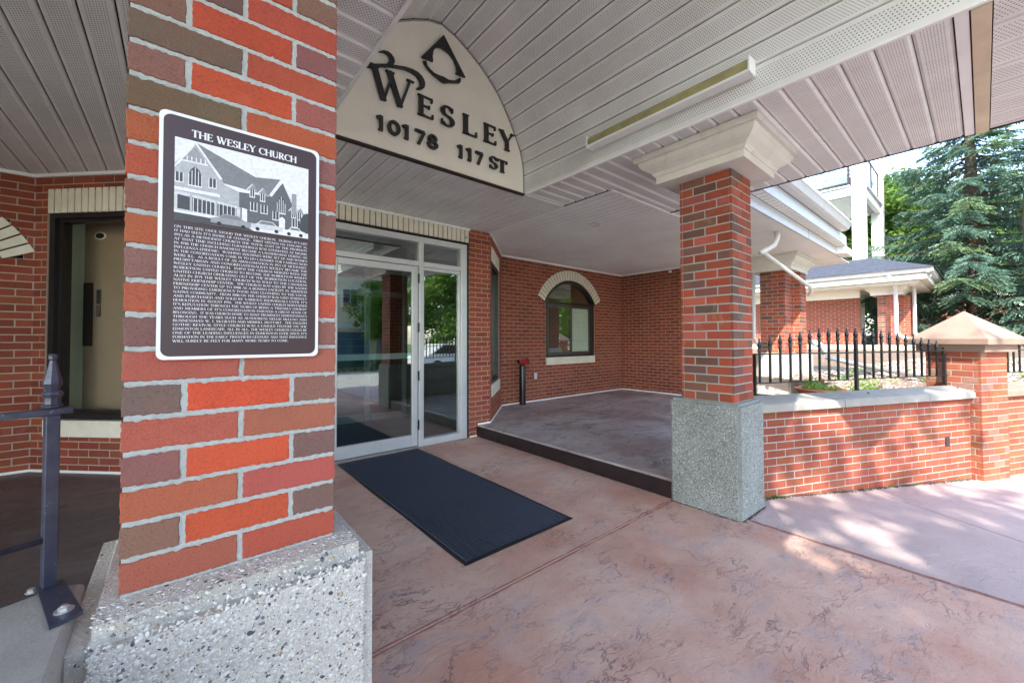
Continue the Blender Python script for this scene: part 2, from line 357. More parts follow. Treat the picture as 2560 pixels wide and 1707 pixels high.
# ------------------------------------------------------------------ mesh helpers
def tag(o, label=None, cat=None, group=None, kind=None):
    if label: o['label'] = label
    if cat: o['category'] = cat
    if group: o['group'] = group
    if kind: o['kind'] = kind
    return o
def thing(name, label, cat, loc=(0, 0, 0), group=None):
    o = bpy.data.objects.new(name, None); COL.objects.link(o); o.location = loc; o.empty_display_size = .1
    return tag(o, label, cat, group)
def put(o, parent):
    if parent is not None:
        o.parent = parent
        o.matrix_parent_inverse = Matrix.Translation(-parent.location)
    return o
class MB:
    def __init__(s): s.v = []; s.f = []; s.m = []; s.uv = []; s.tone = []; s.mi = 0; s.hasuv = False; s.tn = None
    def poly(s, pts, uv=None):
        b = len(s.v); s.v += [tuple(p) for p in pts]; s.f.append(tuple(range(b, b+len(pts)))); s.m.append(s.mi)
        s.uv.append(uv); s.tone.append(s.tn)
        if uv: s.hasuv = True
    def add(s, verts, faces, uvs=None):
        b = len(s.v); s.v += [tuple(p) for p in verts]
        for i, q in enumerate(faces):
            s.f.append(tuple(b+j for j in q)); s.m.append(s.mi); s.uv.append(uvs[i] if uvs else None); s.tone.append(s.tn)
        if uvs: s.hasuv = True
    def box(s, a, b, fr=None):
        x0, y0, z0 = a; x1, y1, z1 = b
        vs = [(x0, y0, z0), (x1, y0, z0), (x1, y1, z0), (x0, y1, z0), (x0, y0, z1), (x1, y0, z1), (x1, y1, z1), (x0, y1, z1)]
        if fr: vs = [fr(*q) for q in vs]
        s.add(vs, [(0, 3, 2, 1), (4, 5, 6, 7), (0, 1, 5, 4), (1, 2, 6, 5), (2, 3, 7, 6), (3, 0, 4, 7)])
    def cbox(s, a, b, c=.003, fr=None):
        """box with chamfered edges"""
        x0, y0, z0 = a; x1, y1, z1 = b
        bm = bmesh.new(); bmesh.ops.create_cube(bm, size=1)
        for q in bm.verts: q.co = Vector(((x0+x1)/2+q.co.x*(x1-x0), (y0+y1)/2+q.co.y*(y1-y0), (z0+z1)/2+q.co.z*(z1-z0)))
        bmesh.ops.bevel(bm, geom=list(bm.edges), offset=c, segments=1, affect='EDGES')
        bm.verts.index_update()
        vs = [tuple(q.co) for q in bm.verts]
        if fr: vs = [fr(*q) for q in vs]
        s.add(vs, [tuple(q.index for q in fc.verts) for fc in bm.faces]); bm.free()
    def prism(s, poly, fr, d0, d1):
        """2-D polygon swept between depths; fr(a, b, d)"""
        n = len(poly)
        vs = [fr(a, b, d0) for a, b in poly]+[fr(a, b, d1) for a, b in poly]
        fs = [tuple(range(n)), tuple(range(2*n-1, n-1, -1))]+[(i, i+n, (i+1) % n+n, (i+1) % n) for i in range(n)]
        s.add(vs, fs)
    def tube(s, pts, r, n=8, cap=True, sq=False):
        pts = [Vector(p) for p in pts]; rs = r if isinstance(r, (list, tuple)) else [r]*len(pts)
        rings = []; ref = None
        for i, p in enumerate(pts):
            if i == 0: d = pts[1]-p
            elif i == len(pts)-1: d = p-pts[-2]
            else: d = (pts[i+1]-p).normalized()+(p-pts[i-1]).normalized()
            d.normalize()
            if ref is None: ref = Vector((0, 0, 1)) if abs(d.z) < .9 else Vector((1, 0, 0))
            a = d.cross(ref).normalized(); b_ = a.cross(d).normalized(); ref = b_ if abs(d.dot(b_)) < .9 else ref
            off = math.pi/4 if n == 4 else 0
            rings.append([p+(a*math.cos(off+2*math.pi*j/n)+b_*math.sin(off+2*math.pi*j/n))*rs[i] for j in range(n)])
        vs = [q for ring in rings for q in ring]; fs = []
        for i in range(len(pts)-1):
            for j in range(n): fs.append((i*n+j, i*n+(j+1) % n, (i+1)*n+(j+1) % n, (i+1)*n+j))
        if cap: fs += [tuple(range(n-1, -1, -1)), tuple((len(pts)-1)*n+j for j in range(n))]
        s.add(vs, fs)
    def lathe(s, prof, c, n=16, ax=2):
        vs = []; fs = []
        for r_, z in prof:
            for j in range(n):
                a = 2*math.pi*j/n; q = [c[0]+r_*math.cos(a), c[1]+r_*math.sin(a), c[2]+z]
                if ax == 1: q = [c[0]+r_*math.cos(a), c[1]+z, c[2]+r_*math.sin(a)]
                vs.append(tuple(q))
        for i in range(len(prof)-1):
            for j in range(n): fs.append((i*n+j, i*n+(j+1) % n, (i+1)*n+(j+1) % n, (i+1)*n+j))
        s.add(vs, fs)
    def build(s, name, mats, parent=None, smooth=False, label=None):
        me = bpy.data.meshes.new(name); me.from_pydata(s.v, [], s.f)
        if not isinstance(mats, (list, tuple)): mats = [mats]
        for m in mats: me.materials.append(m)
        if len(mats) > 1: me.polygons.foreach_set('material_index', s.m)
        if s.hasuv:
            ul = me.uv_layers.new(name='UVMap'); i = 0
            for fi, fc in enumerate(s.f):
                u = s.uv[fi]
                for j in range(len(fc)):
                    if u: ul.data[i].uv = u[j]
                    i += 1
        if any(t is not None for t in s.tone):
            ca = me.color_attributes.new('tone', 'FLOAT_COLOR', 'CORNER'); i = 0
            for fi, fc in enumerate(s.f):
                t = s.tone[fi] or (1, 1, 1)
                for j in range(len(fc)): ca.data[i].color = (*t, 1); i += 1
        me.update()
        if smooth:
            me.shade_smooth()
        o = bpy.data.objects.new(name, me); COL.objects.link(o); put(o, parent)
        if label: o['label'] = label
        return o
def frame(O, t):
    """wall frame: u along t, z up, d outwards (towards the viewer's side)"""
    O = Vector(O); t = Vector(t).normalized(); n = Vector((t.y, -t.x, 0))
    return lambda u, z, d: tuple(O+t*u+n*d+Vector((0, 0, z)))

# ------------------------------------------------------------------ bricks
RED = [(.31, .080, .040), (.28, .068, .036), (.34, .092, .046), (.25, .060, .034), (.32, .086, .050)]
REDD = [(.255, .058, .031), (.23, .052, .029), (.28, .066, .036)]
ORANGE = [(.39, .085, .042), (.35, .075, .038), (.32, .075, .045), (.41, .10, .052)]
BROWN = [(.15, .09, .065), (.17, .09, .07), (.12, .08, .058), (.20, .095, .075)]
ROSE = [(.42, .11, .075), (.38, .10, .07)]
_bm = {}
def brick_mesh(L, h, dep, c=.0022, fancy=None):
    key = (round(L, 3), round(h, 3), dep, fancy)
    if key in _bm: return _bm[key]
    me = bpy.data.meshes.new('brick')
    if fancy is None:
        x, z = L/2, h/2
        v = [(-x, -dep, -z), (x, -dep, -z), (x, -dep, z), (-x, -dep, z), (-x, -c, -z), (x, -c, -z), (x, -c, z), (-x, -c, z), (-x+c, 0, -z+c), (x-c, 0, -z+c), (x-c, 0, z-c), (-x+c, 0, z-c)]
        v = [(a, -b, q) for a, b, q in v]
        fs = [(0, 1, 5, 4), (1, 2, 6, 5), (2, 3, 7, 6), (3, 0, 4, 7), (4, 5, 9, 8), (5, 6, 10, 9), (6, 7, 11, 10), (7, 4, 8, 11), (8, 9, 10, 11)]
        me.from_pydata(v, [], fs)
    else:
        rr = random.Random(fancy*91+int(L*1000)); nx = max(10, int(L/.005)); nz = 8; v = []; fs = []
        jt = [rr.uniform(-.0016, .0016) for _ in range(nx+1)]; jb = [rr.uniform(-.0016, .0016) for _ in range(nx+1)]
        for q in range(rr.randint(0, 3)): i = rr.randrange(nx); jt[i] -= .003*rr.random()
        for q in range(rr.randint(0, 2)): i = rr.randrange(nx); jb[i] += .003*rr.random()
        jl = [rr.uniform(-.0013, .0013) for _ in range(nz+1)]; jr = [rr.uniform(-.0013, .0013) for _ in range(nz+1)]
        def ring(inset, y):
            out = []
            for i in range(nx+1): out.append((-L/2+L*i/nx, y, -h/2+jb[i]+inset))
            for i in range(1, nz): out.append((L/2+jr[i]-inset, y, -h/2+h*i/nz))
            for i in range(nx, -1, -1): out.append((-L/2+L*i/nx, y, h/2+jt[i]-inset))
            for i in range(nz-1, 0, -1): out.append((-L/2+jl[i]+inset, y, -h/2+h*i/nz))
            return [(max(-L/2-.001+inset*.8, min(L/2+.001-inset*.8, a)), b, q) for a, b, q in out]
        r0, r1, r2_ = ring(0, dep), ring(0, .0018), ring(.0016, 0)
        n = len(r0); v = r0+r1+r2_
        for i in range(n):
            j = (i+1) % n; fs += [(i, j, n+j, n+i), (n+i, n+j, 2*n+j, 2*n+i)]
        fs.append(tuple(range(2*n, 3*n)))
        me.from_pydata(v, [], fs)
    me.materials.append(BRICK); me.update(); _bm[key] = me; return me

def free(u0, u1, cuts):
    segs = [(u0, u1)]
    for a, b in cuts:
        out = []
        for p, q in segs:
            if b <= p or a >= q: out.append((p, q)); continue
            if a > p: out.append((p, a))
            if b < q: out.append((b, q))
        segs = out
    return [x for x in segs if x[1]-x[0] > .004]

def brickwork(parent, O, t, L, z0, rows, cuts=lambda z: [], palette=RED, mortar=MORTAR_W, stretch=.2, joint=.010, course=.067, limit=300,
              pattern=None, thick=.12, proud=.004, fancy=False, phase=0.0, pick=None, wobble=True, mname='mortar', backing=True, ztop=None):
    """returns nothing; bricks are parts called brick, rest joined under the same thing"""
    fr = frame(O, t); tt = Vector(t).normalized(); ang = math.atan2(tt.y, tt.x); items = []
    mb = MB()
    for r_ in range(rows):
        za = z0+r_*course; zb = za+course
        if ztop: zb = min(zb, ztop)
        cut = cuts((za+zb)/2)
        if backing:
            for a, b in free(0, L, cut): mb.box((a, za, -thick), (b, zb, 0), lambda x, y, z: fr(x, y, z))
        if pattern: cells = pattern(r_)
        else:
            cells = []; u = -(r_ % 2)*stretch/2-phase
            while u < L: cells.append((u, u+stretch)); u += stretch
        for ci, (a, b) in enumerate(cells):
            a = max(0, a); b = min(L, b)
            for p, q in free(a, b, cut):
                p2, q2 = p+(joint/2 if p > 1e-4 else 0), q-(joint/2 if q < L-1e-4 else 0)
                if q2-p2 < .018: continue
                zt = min(zb, ztop) if ztop else zb
                if zt-za < .03: continue
                items.append((p2, q2, za+joint/2, zt-joint/2, r_, ci))
    if backing: mb.build(mname, mortar, parent)
    def dist(it): return (Vector(fr((it[0]+it[1])/2, (it[2]+it[3])/2, 0))-CAMPOS).length
    items.sort(key=dist)
    J = MB()
    for i, (a, b, c, d, r_, ci) in enumerate(items):
        col = pick(r_, ci) if pick else rnd.choice(palette)
        col = tuple(x*rnd.uniform(.88, 1.12) for x in col)
        c3 = Vector(fr((a+b)/2, (c+d)/2, proud+(rnd.uniform(-.0012, .0012) if wobble else 0)))
        if i < limit:
            me = brick_mesh(b-a, d-c, .02, fancy=(rnd.randint(1, 9) if fancy else None))
            o = bpy.data.objects.new('brick', me); COL.objects.link(o)
            o.rotation_euler = (0, rnd.uniform(-.003, .003) if wobble else 0, ang); o.location = c3; o.color = (*col, 1)
            put(o, parent)
        else:
            J.tn = col; e = .0022; P = lambda u, z, dd: fr(u, z, dd)
            v = [P(a, c, -.01), P(b, c, -.01), P(b, d, -.01), P(a, d, -.01), P(a, c, .0018), P(b, c, .0018), P(b, d, .0018), P(a, d, .0018),
                 P(a+e, c+e, proud), P(b-e, c+e, proud), P(b-e, d-e, proud), P(a+e, d-e, proud)]
            J.add(v, [(0, 1, 5, 4), (1, 2, 6, 5), (2, 3, 7, 6), (3, 0, 4, 7), (4, 5, 9, 8), (5, 6, 10, 9), (6, 7, 11, 10), (7, 4, 8, 11), (8, 9, 10, 11)])
    if J.v: tag(J.build('brick_courses', BRICKJ, parent), kind='stuff')

def column_pattern(L, st=.2):
    def p(r_):
        if abs(L-.355) < .012 or abs(L-.34) < .012: return [(0, L/2), (L/2, L)] if r_ % 2 else [(0, L/4), (L/4, 3*L/4), (3*L/4, L)]
        return [(0, L/2), (L/2, L)] if r_ % 2 == 0 else [(0, L/4), (L/4, 3*L/4), (3*L/4, L)]
    return p
def column_pick(r_, ci):
    if r_ % 2 == 0: return rnd.choice(RED+ORANGE[:3]+ROSE)if rnd.random() < .8 else rnd.choice(BROWN)
    return rnd.choice(ORANGE) if ci == 1 else (rnd.choice(BROWN) if rnd.random() < .75 else rnd.choice(ROSE))
def column_pick_d(r_, ci):
    c = column_pick(r_, ci); return tuple(x*.85 for x in c)

def brick_pier(parent, x0, y0, x1, y1, z0, rows, pick, limit_each=75, fancy_front=False, mort=MORTAR, pickf=None, course=.067):
    """four faces of a square column"""
    mb = MB(); e = .004
    mb.box((x0+e, y0+e, z0), (x1-e, y1-e, z0+rows*course)); mb.build('mortar_core', mort, parent)
    W, D = x1-x0, y1-y0
    # front (-Y), left (-X), right (+X), back (+Y)
    for (O, t, L, fn) in (((x0, y0+e, 0), (1, 0, 0), W, 'f'), ((x0+e, y1-.0225, 0), (0, -1, 0), D-.045, 'l'), ((x1-e, y0+.0225, 0), (0, 1, 0), D-.045, 'r'), ((x1, y1-e, 0), (-1, 0, 0), W, 'b')):
        brickwork(parent, O, t, L, z0, rows, pattern=column_pattern(L), pick=(pickf if (pickf and fn == 'f') else pick), limit=limit_each, backing=False,
                  fancy=(fancy_front and fn in 'f'), proud=.004, wobble=True, course=course)

# ------------------------------------------------------------------ ground and platforms
def ground_z(x): return -.045*max(0, x-3.15)
def build_ground():
    m = MB(); m.box((-160, -160, -1.2), (160, 160, -.62)); tag(m.build('ground', LAWN), kind='structure')
    m = MB(); m.box((-9, -2.6, -.6), (3.145, 6.2, 0)); o = m.build('pavement', STAMP); tag(o, kind='structure')
    # joint lines are real gaps: pavement behind the joint is a second slab
    bpy.data.objects.remove(o)
    m = MB()
    m.cbox((-9, -2.6, -.6), (3.143, 1.642, 0), .006)
    m.cbox((-9, 1.650, -.6), (3.30, 6.2, 0), .006)
    m.box((-9, 1.60, -.6), (3.2, 1.7, -.009)); m.box((3.10, -2.6, -.6), (3.2, 1.7, -.010))
    tag(m.build('pavement', STAMP), kind='structure')
    # sloping sidewalk slabs, joints perpendicular to the low wall
    t = Vector((.917, -.399, 0)); n = Vector((.399, .917, 0))
    def slab(m, poly):
        top = [(x, y, ground_z(x)) for x, y in poly]; bot = [(x, y, -1.0) for x, y in poly]; k = len(poly)
        m.add(top+bot, [tuple(range(k)), tuple(range(2*k-1, k-1, -1))]+[(i, k+i, k+(i+1) % k, (i+1) % k) for i in range(k)])
    m = MB(); j = .006
    def jx(y): return 4.33+(y+.15)*(.47/.77)
    def jx2(y): return 6.75+(y+.15)*(.47/.77)
    slab(m, [(3.151, -2.6), (jx(-2.6)-j, -2.6), (jx(1.7)-j, 1.7), (3.151, 1.7)])
    slab(m, [(jx(-2.6)+j, -2.6), (jx2(-2.6)-j, -2.6), (jx2(1.0)-j, 1.0), (jx(1.7)+j, 1.7)])
    slab(m, [(jx2(-2.6)+j, -2.6), (14, -2.6), (14, 1.0), (jx2(1.0)+j, 1.0)])
    tag(m.build('sidewalk', WALK), kind='structure')
    m = MB(); m.cbox((-12, -2.85, -1), (14, -2.606, -.05), .01); tag(m.build('kerb', CONC), kind='structure')
    m = MB(); m.box((-40, -11, -1), (60, -2.852, -.28)); tag(m.build('road', plain('worn_concrete_road', (.34, .33, .31), .9, var=.12, scale=2, bump=.3, bscale=120)), kind='structure')
    # raised platforms
    m = MB(); m.cbox((3.11, 1.5, -.1), (8.2, 5.6, .15), .012); o = m.build('raised_platform', PLAT); tag(o, kind='structure')
    m = MB(); m.box((3.098, 1.5, .0), (3.1085, 4.44, .135)); m.build('riser', RISER, o)
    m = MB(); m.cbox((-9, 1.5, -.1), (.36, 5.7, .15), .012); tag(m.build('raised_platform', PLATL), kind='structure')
build_ground()
def joint_band(a, b, w_, label):
    a = Vector(a); b = Vector(b); t = (b-a).normalized(); q = Vector((-t.y, t.x, 0)); n = int((b-a).length/.04); m = MB()
    e0 = [rnd.uniform(.3, 1)*w_ for _ in range(n+1)]; e1 = [rnd.uniform(.3, 1)*w_ for _ in range(n+1)]
    for i in range(n):
        p0 = a.lerp(b, i/n); p1 = a.lerp(b, (i+1)/n)
        for sgn, e in ((1, e0), (-1, e1)):
            m.poly([p0+q*sgn*.006, p1+q*sgn*.006, p1+q*sgn*(.006+e[i+1]), p0+q*sgn*(.006+e[i])])
    tag(m.build('joint_stain', MATS.get('red_joint_stain') or plain('red_joint_stain', (.36, .135, .095), .8, var=.25, scale=9)), label, 'stain', kind='stuff')
joint_band((-1, 1.646, .0012), (3.10, 1.646, .0012), .014, 'red stain along the cross joint of the stamped walk')
joint_band((3.147, -2.5, .0012), (3.147, 1.10, .0012), .016, 'red stain along the long joint beside the sidewalk')

# ------------------------------------------------------------------ walls of the building
TX = Vector((1, 0, 0))
def linear_trim(parent, O, t, L, z0, z1, d0, d1, name='trim', mat=TRIM):
    fr = frame(O, t); m = MB(); m.box((0, z0, d0), (L, z1, d1), lambda x, y, z: fr(x, y, z)); return m.build(name, mat, parent)

def arch_half(z, zs, cz, Rr):
    if z <= zs: return None
    v = Rr*Rr-(z-cz)**2
    return math.sqrt(v) if v > 0 else 0

def arch_window(wall, O, t, uc, hw, zb, zs, rise, blind=True):
    """O,t wall frame; window centred at uc"""
    fr = frame(O, t); Rr = (hw*hw+rise*rise)/(2*rise); cz = zs+rise-Rr
    def P(a, b, d): return fr(uc+a, b, d)
    # sill
    m = MB(); m.cbox((-hw-.015, zb-.145, -.06), (hw+.015, zb, .018), .004, fr=lambda x, y, z: P(x, y, z)); m.build('sill', STONE, wall)
    # voussoirs
    a0 = math.asin((hw+.01)/ (Rr+.0)) if hw+.01 < Rr else math.pi/2
    ri, ro = Rr+.035, Rr+.235; nst = 27; amax = a0*1.02
    for i in range(nst):
        a = -amax+2*amax*i/nst; b = -amax+2*amax*(i+1)/nst; g = .0068/Rr
        q = [(math.sin(x)*r_, cz+math.cos(x)*r_) for x, r_ in ((a+g, ri), (b-g, ri), (b-g*.8, ro), (a+g*.8, ro))]
        m = MB(); m.prism(q, P, -.03, .008+rnd.uniform(-.001, .001)); m.build('arch_stone', STONE, wall)
    k = 24; m = MB()
    q = [(math.sin(-amax+2*amax*i/k)*(ri+.0), cz+math.cos(-amax+2*amax*i/k)*ri) for i in range(k+1)]
    q2 = [(math.sin(-amax+2*amax*i/k)*(ro-.003), cz+math.cos(-amax+2*amax*i/k)*(ro-.003)) for i in range(k, -1, -1)]
    for i in range(k):
        m.prism([q[i], q[i+1], q2[k-i-1], q2[k-i]], P, -.05, .0)
    m.build('arch_joint', plainc('dark_joint', (.045, .038, .032)), wall)
    # dark frame
    win = MB(); fw = .045
    def ring(r_in, r_out, d0, d1, mm, n=20):
        def pts(rr, hh):
            am = math.asin(min(1, hh/rr)); return [(math.sin(-am+2*am*i/n)*rr, cz+math.cos(-am+2*am*i/n)*rr) for i in range(n+1)]
        A = pts(r_out, hw+.02-(Rr+.035-r_out)); B = pts(r_in, hw+.02-(Rr+.035-r_in))
        for i in range(n): mm.prism([B[i], B[i+1], A[i+1], A[i]], P, d0, d1)
        return B
    ring(Rr-.03, Rr+.034, -.11, -.012, win)
    zspr = cz+math.sqrt(max(0, (Rr+.034)**2-(hw+.019)**2))
    for s in (-1, 1):
        a, b = sorted((s*(hw+.019), s*(hw-.045))); win.box((a, zb, -.11), (b, zspr+.02, -.012), lambda x, y, z: P(x, y, z))
    win.box((-hw+.045, zb, -.11), (hw-.045, zb+.045, -.012), lambda x, y, z: P(x, y, z))
    win.box((-hw+.045, zs-.06, -.11), (hw-.045, zs-.005, -.02), lambda x, y, z: P(x, y, z))
    wf = win.build('window', FRAMEK, wall)
    m = MB()
    for (xa, xb, d) in ((-hw+.045, .06, -.035), (.02, hw-.045, -.062)):
        za, zc = zb+.045, zs-.06
        m.box((xa, za, d-.03), (xa+.045, zc, d), lambda x, y, z: P(x, y, z)); m.box((xb-.045, za, d-.03), (xb, zc, d), lambda x, y, z: P(x, y, z))
        m.box((xa+.045, za, d-.03), (xb-.045, za+.05, d), lambda x, y, z: P(x, y, z)); m.box((xa+.045, zc-.05, d-.03), (xb-.045, zc, d), lambda x, y, z: P(x, y, z))
    m.build('sash', FRAMEB, wf)
    for (xa, xb, d) in ((-hw+.09, .015, -.05), (.065, hw-.09, -.078)):
        m = MB(); m.box((xa, zb+.095, d-.004), (xb, zs-.11, d), lambda x, y, z: P(x, y, z)); m.build('pane', GLASSW, wf)
    am = math.asin((hw-.05)/(Rr-.03))
    q = [(math.sin(-am+2*am*i/20)*(Rr-.03), cz+math.cos(-am+2*am*i/20)*(Rr-.03)) for i in range(21)]
    base = [(x, max(z, zs-.005)) for x, z in q]
    m = MB(); m.prism([(-hw+.045, zs-.005)]+base+[(hw-.045, zs-.005)], P, -.056, -.052); m.build('pane', GLASSW, wf)
    # room behind
    m = MB(); e = hw+.25
    m.poly([P(-e, zb-.3, -1.6), P(e, zb-.3, -1.6), P(e, zs+.6, -1.6), P(-e, zs+.6, -1.6)])
    m.poly([P(-e, zb-.3, -.2), P(-e, zb-.3, -1.6), P(-e, zs+.6, -1.6), P(-e, zs+.6, -.2)])
    m.poly([P(e, zb-.3, -.2), P(e, zb-.3, -1.6), P(e, zs+.6, -1.6), P(e, zs+.6, -.2)])
    m.poly([P(-e, zb-.3, -.2), P(e, zb-.3, -.2), P(e, zb-.3, -1.6), P(-e, zb-.3, -1.6)])
    m.poly([P(-e, zs+.6, -.2), P(e, zs+.6, -.2), P(e, zs+.6, -1.6), P(-e, zs+.6, -1.6)])
    m.build('room_lining', INTW, wall)
    if blind:
        m = MB(); z = zb+.10
        while z < zs-.1:
            m.box((.05, z, -.092), (hw-.06, z+.0225, -.086), lambda x, y, zz: P(x, y, zz)); z += .027
        m.build('blind', BLIND, wall)
    def cuts(z):
        c = []
        if zb-.145 < z <= zb: c.append((uc-hw-.015, uc+hw+.015))
        elif zb < z < cz+math.sqrt(max(0, ro*ro-(math.sin(amax)*ro)**2)): 
            # below the outer end of the arch stones
            zin = cz+math.cos(amax)*ri
            h = hw+.02
            if z > zin:  # the slanted end face of the last stone
                h = (z-cz)*math.tan(amax)
            c.append((uc-h, uc+h))
        elif z >= zb and z < cz+ro:
            h = math.sqrt(max(0, ro*ro-(z-cz)**2)); c.append((uc-h, uc+h))
        return c
    return cuts
_pc = {}
def plainc(n, c):
    if n not in _pc: _pc[n] = plain(n, c, .9)
    return _pc[n]

Z0, ZC = .15, 2.79
# right wall with the arched window
wr = thing('brick_wall', 'red brick wall with the arched window and blind, behind the black standpipe', 'wall', (6, 5.43, .15))
cut = arch_window(wr, (4.30, 5.43, 0), (1, 0, 0), 6.155-4.30, .725, .955, 2.06, .41)
brickwork(wr, (4.30, 5.43, 0), (1, 0, 0), 3.62, Z0, 40, cuts=cut, mortar=MORTAR_W, ztop=2.80)
linear_trim(wr, (4.30, 5.43, 0), (1, 0, 0), 3.60, ZC-.028, ZC+.002, .004, .022)
linear_trim(wr, (4.30, 5.43, 0), (1, 0, 0), 3.60, .150, .172, .004, .016)
# side wall
ws = thing('brick_wall', 'plain shaded brick side wall at the far end of the raised platform', 'wall', (7.9, 4, .15))
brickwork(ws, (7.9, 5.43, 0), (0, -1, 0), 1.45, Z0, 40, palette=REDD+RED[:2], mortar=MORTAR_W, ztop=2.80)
linear_trim(ws, (7.9, 5.40, 0), (0, -1, 0), 1.42, ZC-.028, ZC+.002, .004, .022)
linear_trim(ws, (7.9, 5.40, 0), (0, -1, 0), 1.42, .150, .172, .004, .016)
m = MB(); m.lathe([(0, -.03), (.03, -.03), (.036, -.012), (.03, -.002), (0, 0)], (0, 0, 0), 16); 
o = MB(); cx = (7.885, 4.22, 2.72)
o.lathe([(0.001, .02), (.035, .02), (.035, .0), (.028, -.022), (.001, -.03)], cx, 16); tag(o.build('security_sensor', WHITE, None, True), 'small round white sensor high on the shaded side wall', 'sensor')
# pier between door and bay
wp = thing('brick_pier', 'narrow red brick pier beside the glass sidelight', 'brick pier', (3.15, 4.44, 0))
brickwork(wp, (2.985, 4.44, 0), (1, 0, 0), .345, 0.0, 42, pattern=lambda r_: [(0, .2), (.2, .345)] if r_ % 2 else [(0, .1), (.1, .3), (.3, .345)], mortar=MORTAR_W, ztop=2.80)
linear_trim(wp, (2.985, 4.44, 0), (1, 0, 0), .14, .0, .018, .004, .016)
linear_trim(wp, (3.115, 4.44, 0), (1, 0, 0), .21, .150, .170, .004, .016)

def bay(O, B, label, w0, w1, wz, lint, sill, left=False, frm=None):
    O = Vector((*O, 0)); B = Vector((*B, 0)); t = (B-O).normalized(); L = (B-O).length
    if left: O, t = B, -t
    wb = thing('brick_wall', label, 'wall', tuple((O+B)/2) if not left else tuple(O))
    fr = frame(O, t); P = lambda a, z, d: fr(a, z, d)
    zb, zt = wz
    def cuts(z):
        c = []
        if sill[0] < z < lint[1]: c.append((w0, w1))
        return c
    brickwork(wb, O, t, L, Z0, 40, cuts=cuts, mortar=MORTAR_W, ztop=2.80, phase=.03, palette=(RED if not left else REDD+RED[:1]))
    m = MB(); m.cbox((w0, sill[0], -.08), (w1, sill[1], .016), .004, fr=P); m.build('sill', STONE, wb)
    n = int(round((w1-w0)/.067)); s = (w1-w0)/n
    for i in range(n):
        m = MB(); m.cbox((w0+i*s+.0055, lint[0], -.05), (w0+(i+1)*s-.0055, lint[1], .008+rnd.uniform(-.001, .001)), .002, fr=P); m.build('lintel_brick', STONE, wb)
    m = MB(); m.box((w0, lint[0], -.06), (w1, lint[1], -.004), P); m.build('lintel_joint', plainc('dark_joint', (.045, .038, .032)), wb)
    m = MB(); a, b, c, d = w0, w1, zb, zt
    for (q, r_, w_) in ((-.10, -.012, .05), (-.12, -.05, .085)):
        m.box((a, c, q), (a+w_, d, r_), P); m.box((b-w_, c, q), (b, d, r_), P); m.box((a+w_, c, q), (b-w_, c+w_*.8, r_), P); m.box((a+w_, d-w_*.8, q), (b-w_, d, r_), P)
    wf = m.build('window', FRAMEK, wb)
    m = MB(); m.box((a+.08, c+.06, -.075), (b-.08, d-.06, -.07), P); m.build('pane', GLASSL if left else GLASSW, wf)
    linear_trim(wb, O, t, L, ZC-.028, ZC+.002, .004, .022); linear_trim(wb, O, t, L, .150, .170, .004, .016)
    return wb, P
wb, P = bay((3.33, 4.44), (4.32, 5.43), 'angled brick bay wall with tall dark window right of the entrance', .12, 1.08, (.655, 2.43), (2.43, 2.645), (.485, .655))
m = MB()
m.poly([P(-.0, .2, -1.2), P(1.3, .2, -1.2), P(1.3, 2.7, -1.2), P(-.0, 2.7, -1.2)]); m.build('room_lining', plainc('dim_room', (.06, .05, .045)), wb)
wl, P = bay((.02, 4.44), (-.993, 5.453), 'angled brick bay wall with big black window, left of the near column', .125, 1.13, (.615, 2.44), (2.44, 2.655), (.46, .605), left=True)
m = MB()  # room behind the left bay window: pale side wall, tan back wall
Q = lambda a, z, d: P(a, z, d)
D_ = -.36
m.mi = 0
m.poly([Q(.03, .2, D_), Q(.03, 2.6, D_), Q(1.41, 2.6, D_), Q(1.41, .2, D_)])
m.poly([Q(1.41, .2, -.12), Q(1.41, 2.6, -.12), Q(1.41, 2.6, D_), Q(1.41, .2, D_)])
m.mi = 1
m.poly([Q(.03, .2, -.13), Q(.03, 2.6, -.13), Q(.03, 2.6, D_), Q(.03, .2, D_)])
m.mi = 0
m.poly([Q(.03, 2.6, -.13), Q(1.41, 2.6, -.13), Q(1.41, 2.6, D_), Q(.03, 2.6, D_)])
m.poly([Q(.03, .2, -.13), Q(1.41, .2, -.13), Q(1.41, .2, D_), Q(.03, .2, D_)])
m.build('room_lining', [INTW, INTG], wl)
t0 = thing('wall_television', 'dark screen on the tan wall seen through the black left window', 'television', P(.1, 1.5, D_))
m = MB(); m.cbox((.035, 1.25, D_+.004), (.138, 1.87, D_+.012), .003, fr=Q); m.build('screen', plainc('matte_dark_screen', (.02, .018, .016)), t0)
m = MB(); m.cbox((.178, 1.66, D_+.003), (.222, 1.80, D_+.014), .003, fr=Q); tag(m.build('picture_frame', FRAMEK), 'upper small dark frame on the tan wall inside left window', 'picture')
m = MB(); m.cbox((.178, 1.535, D_+.003), (.222, 1.65, D_+.014), .003, fr=Q); tag(m.build('picture_frame', ROOFB), 'lower small brown frame on the tan wall inside left window', 'picture')
sk = thing('wall_speaker', 'round dark speaker in a pale ring high inside the left window', 'speaker', P(.2, 2.4, D_))
for r_, dd, mm_, nm in ((.062, .006, STONE, 'ring'), (.045, .010, PIPEK, 'cone')):
    m = MB(); m.prism([(.20+r_*math.cos(a*math.pi/12), 2.33+r_*.62*math.sin(a*math.pi/12)) for a in range(24)], Q, D_+.001, D_+dd); m.build(nm, mm_, sk)

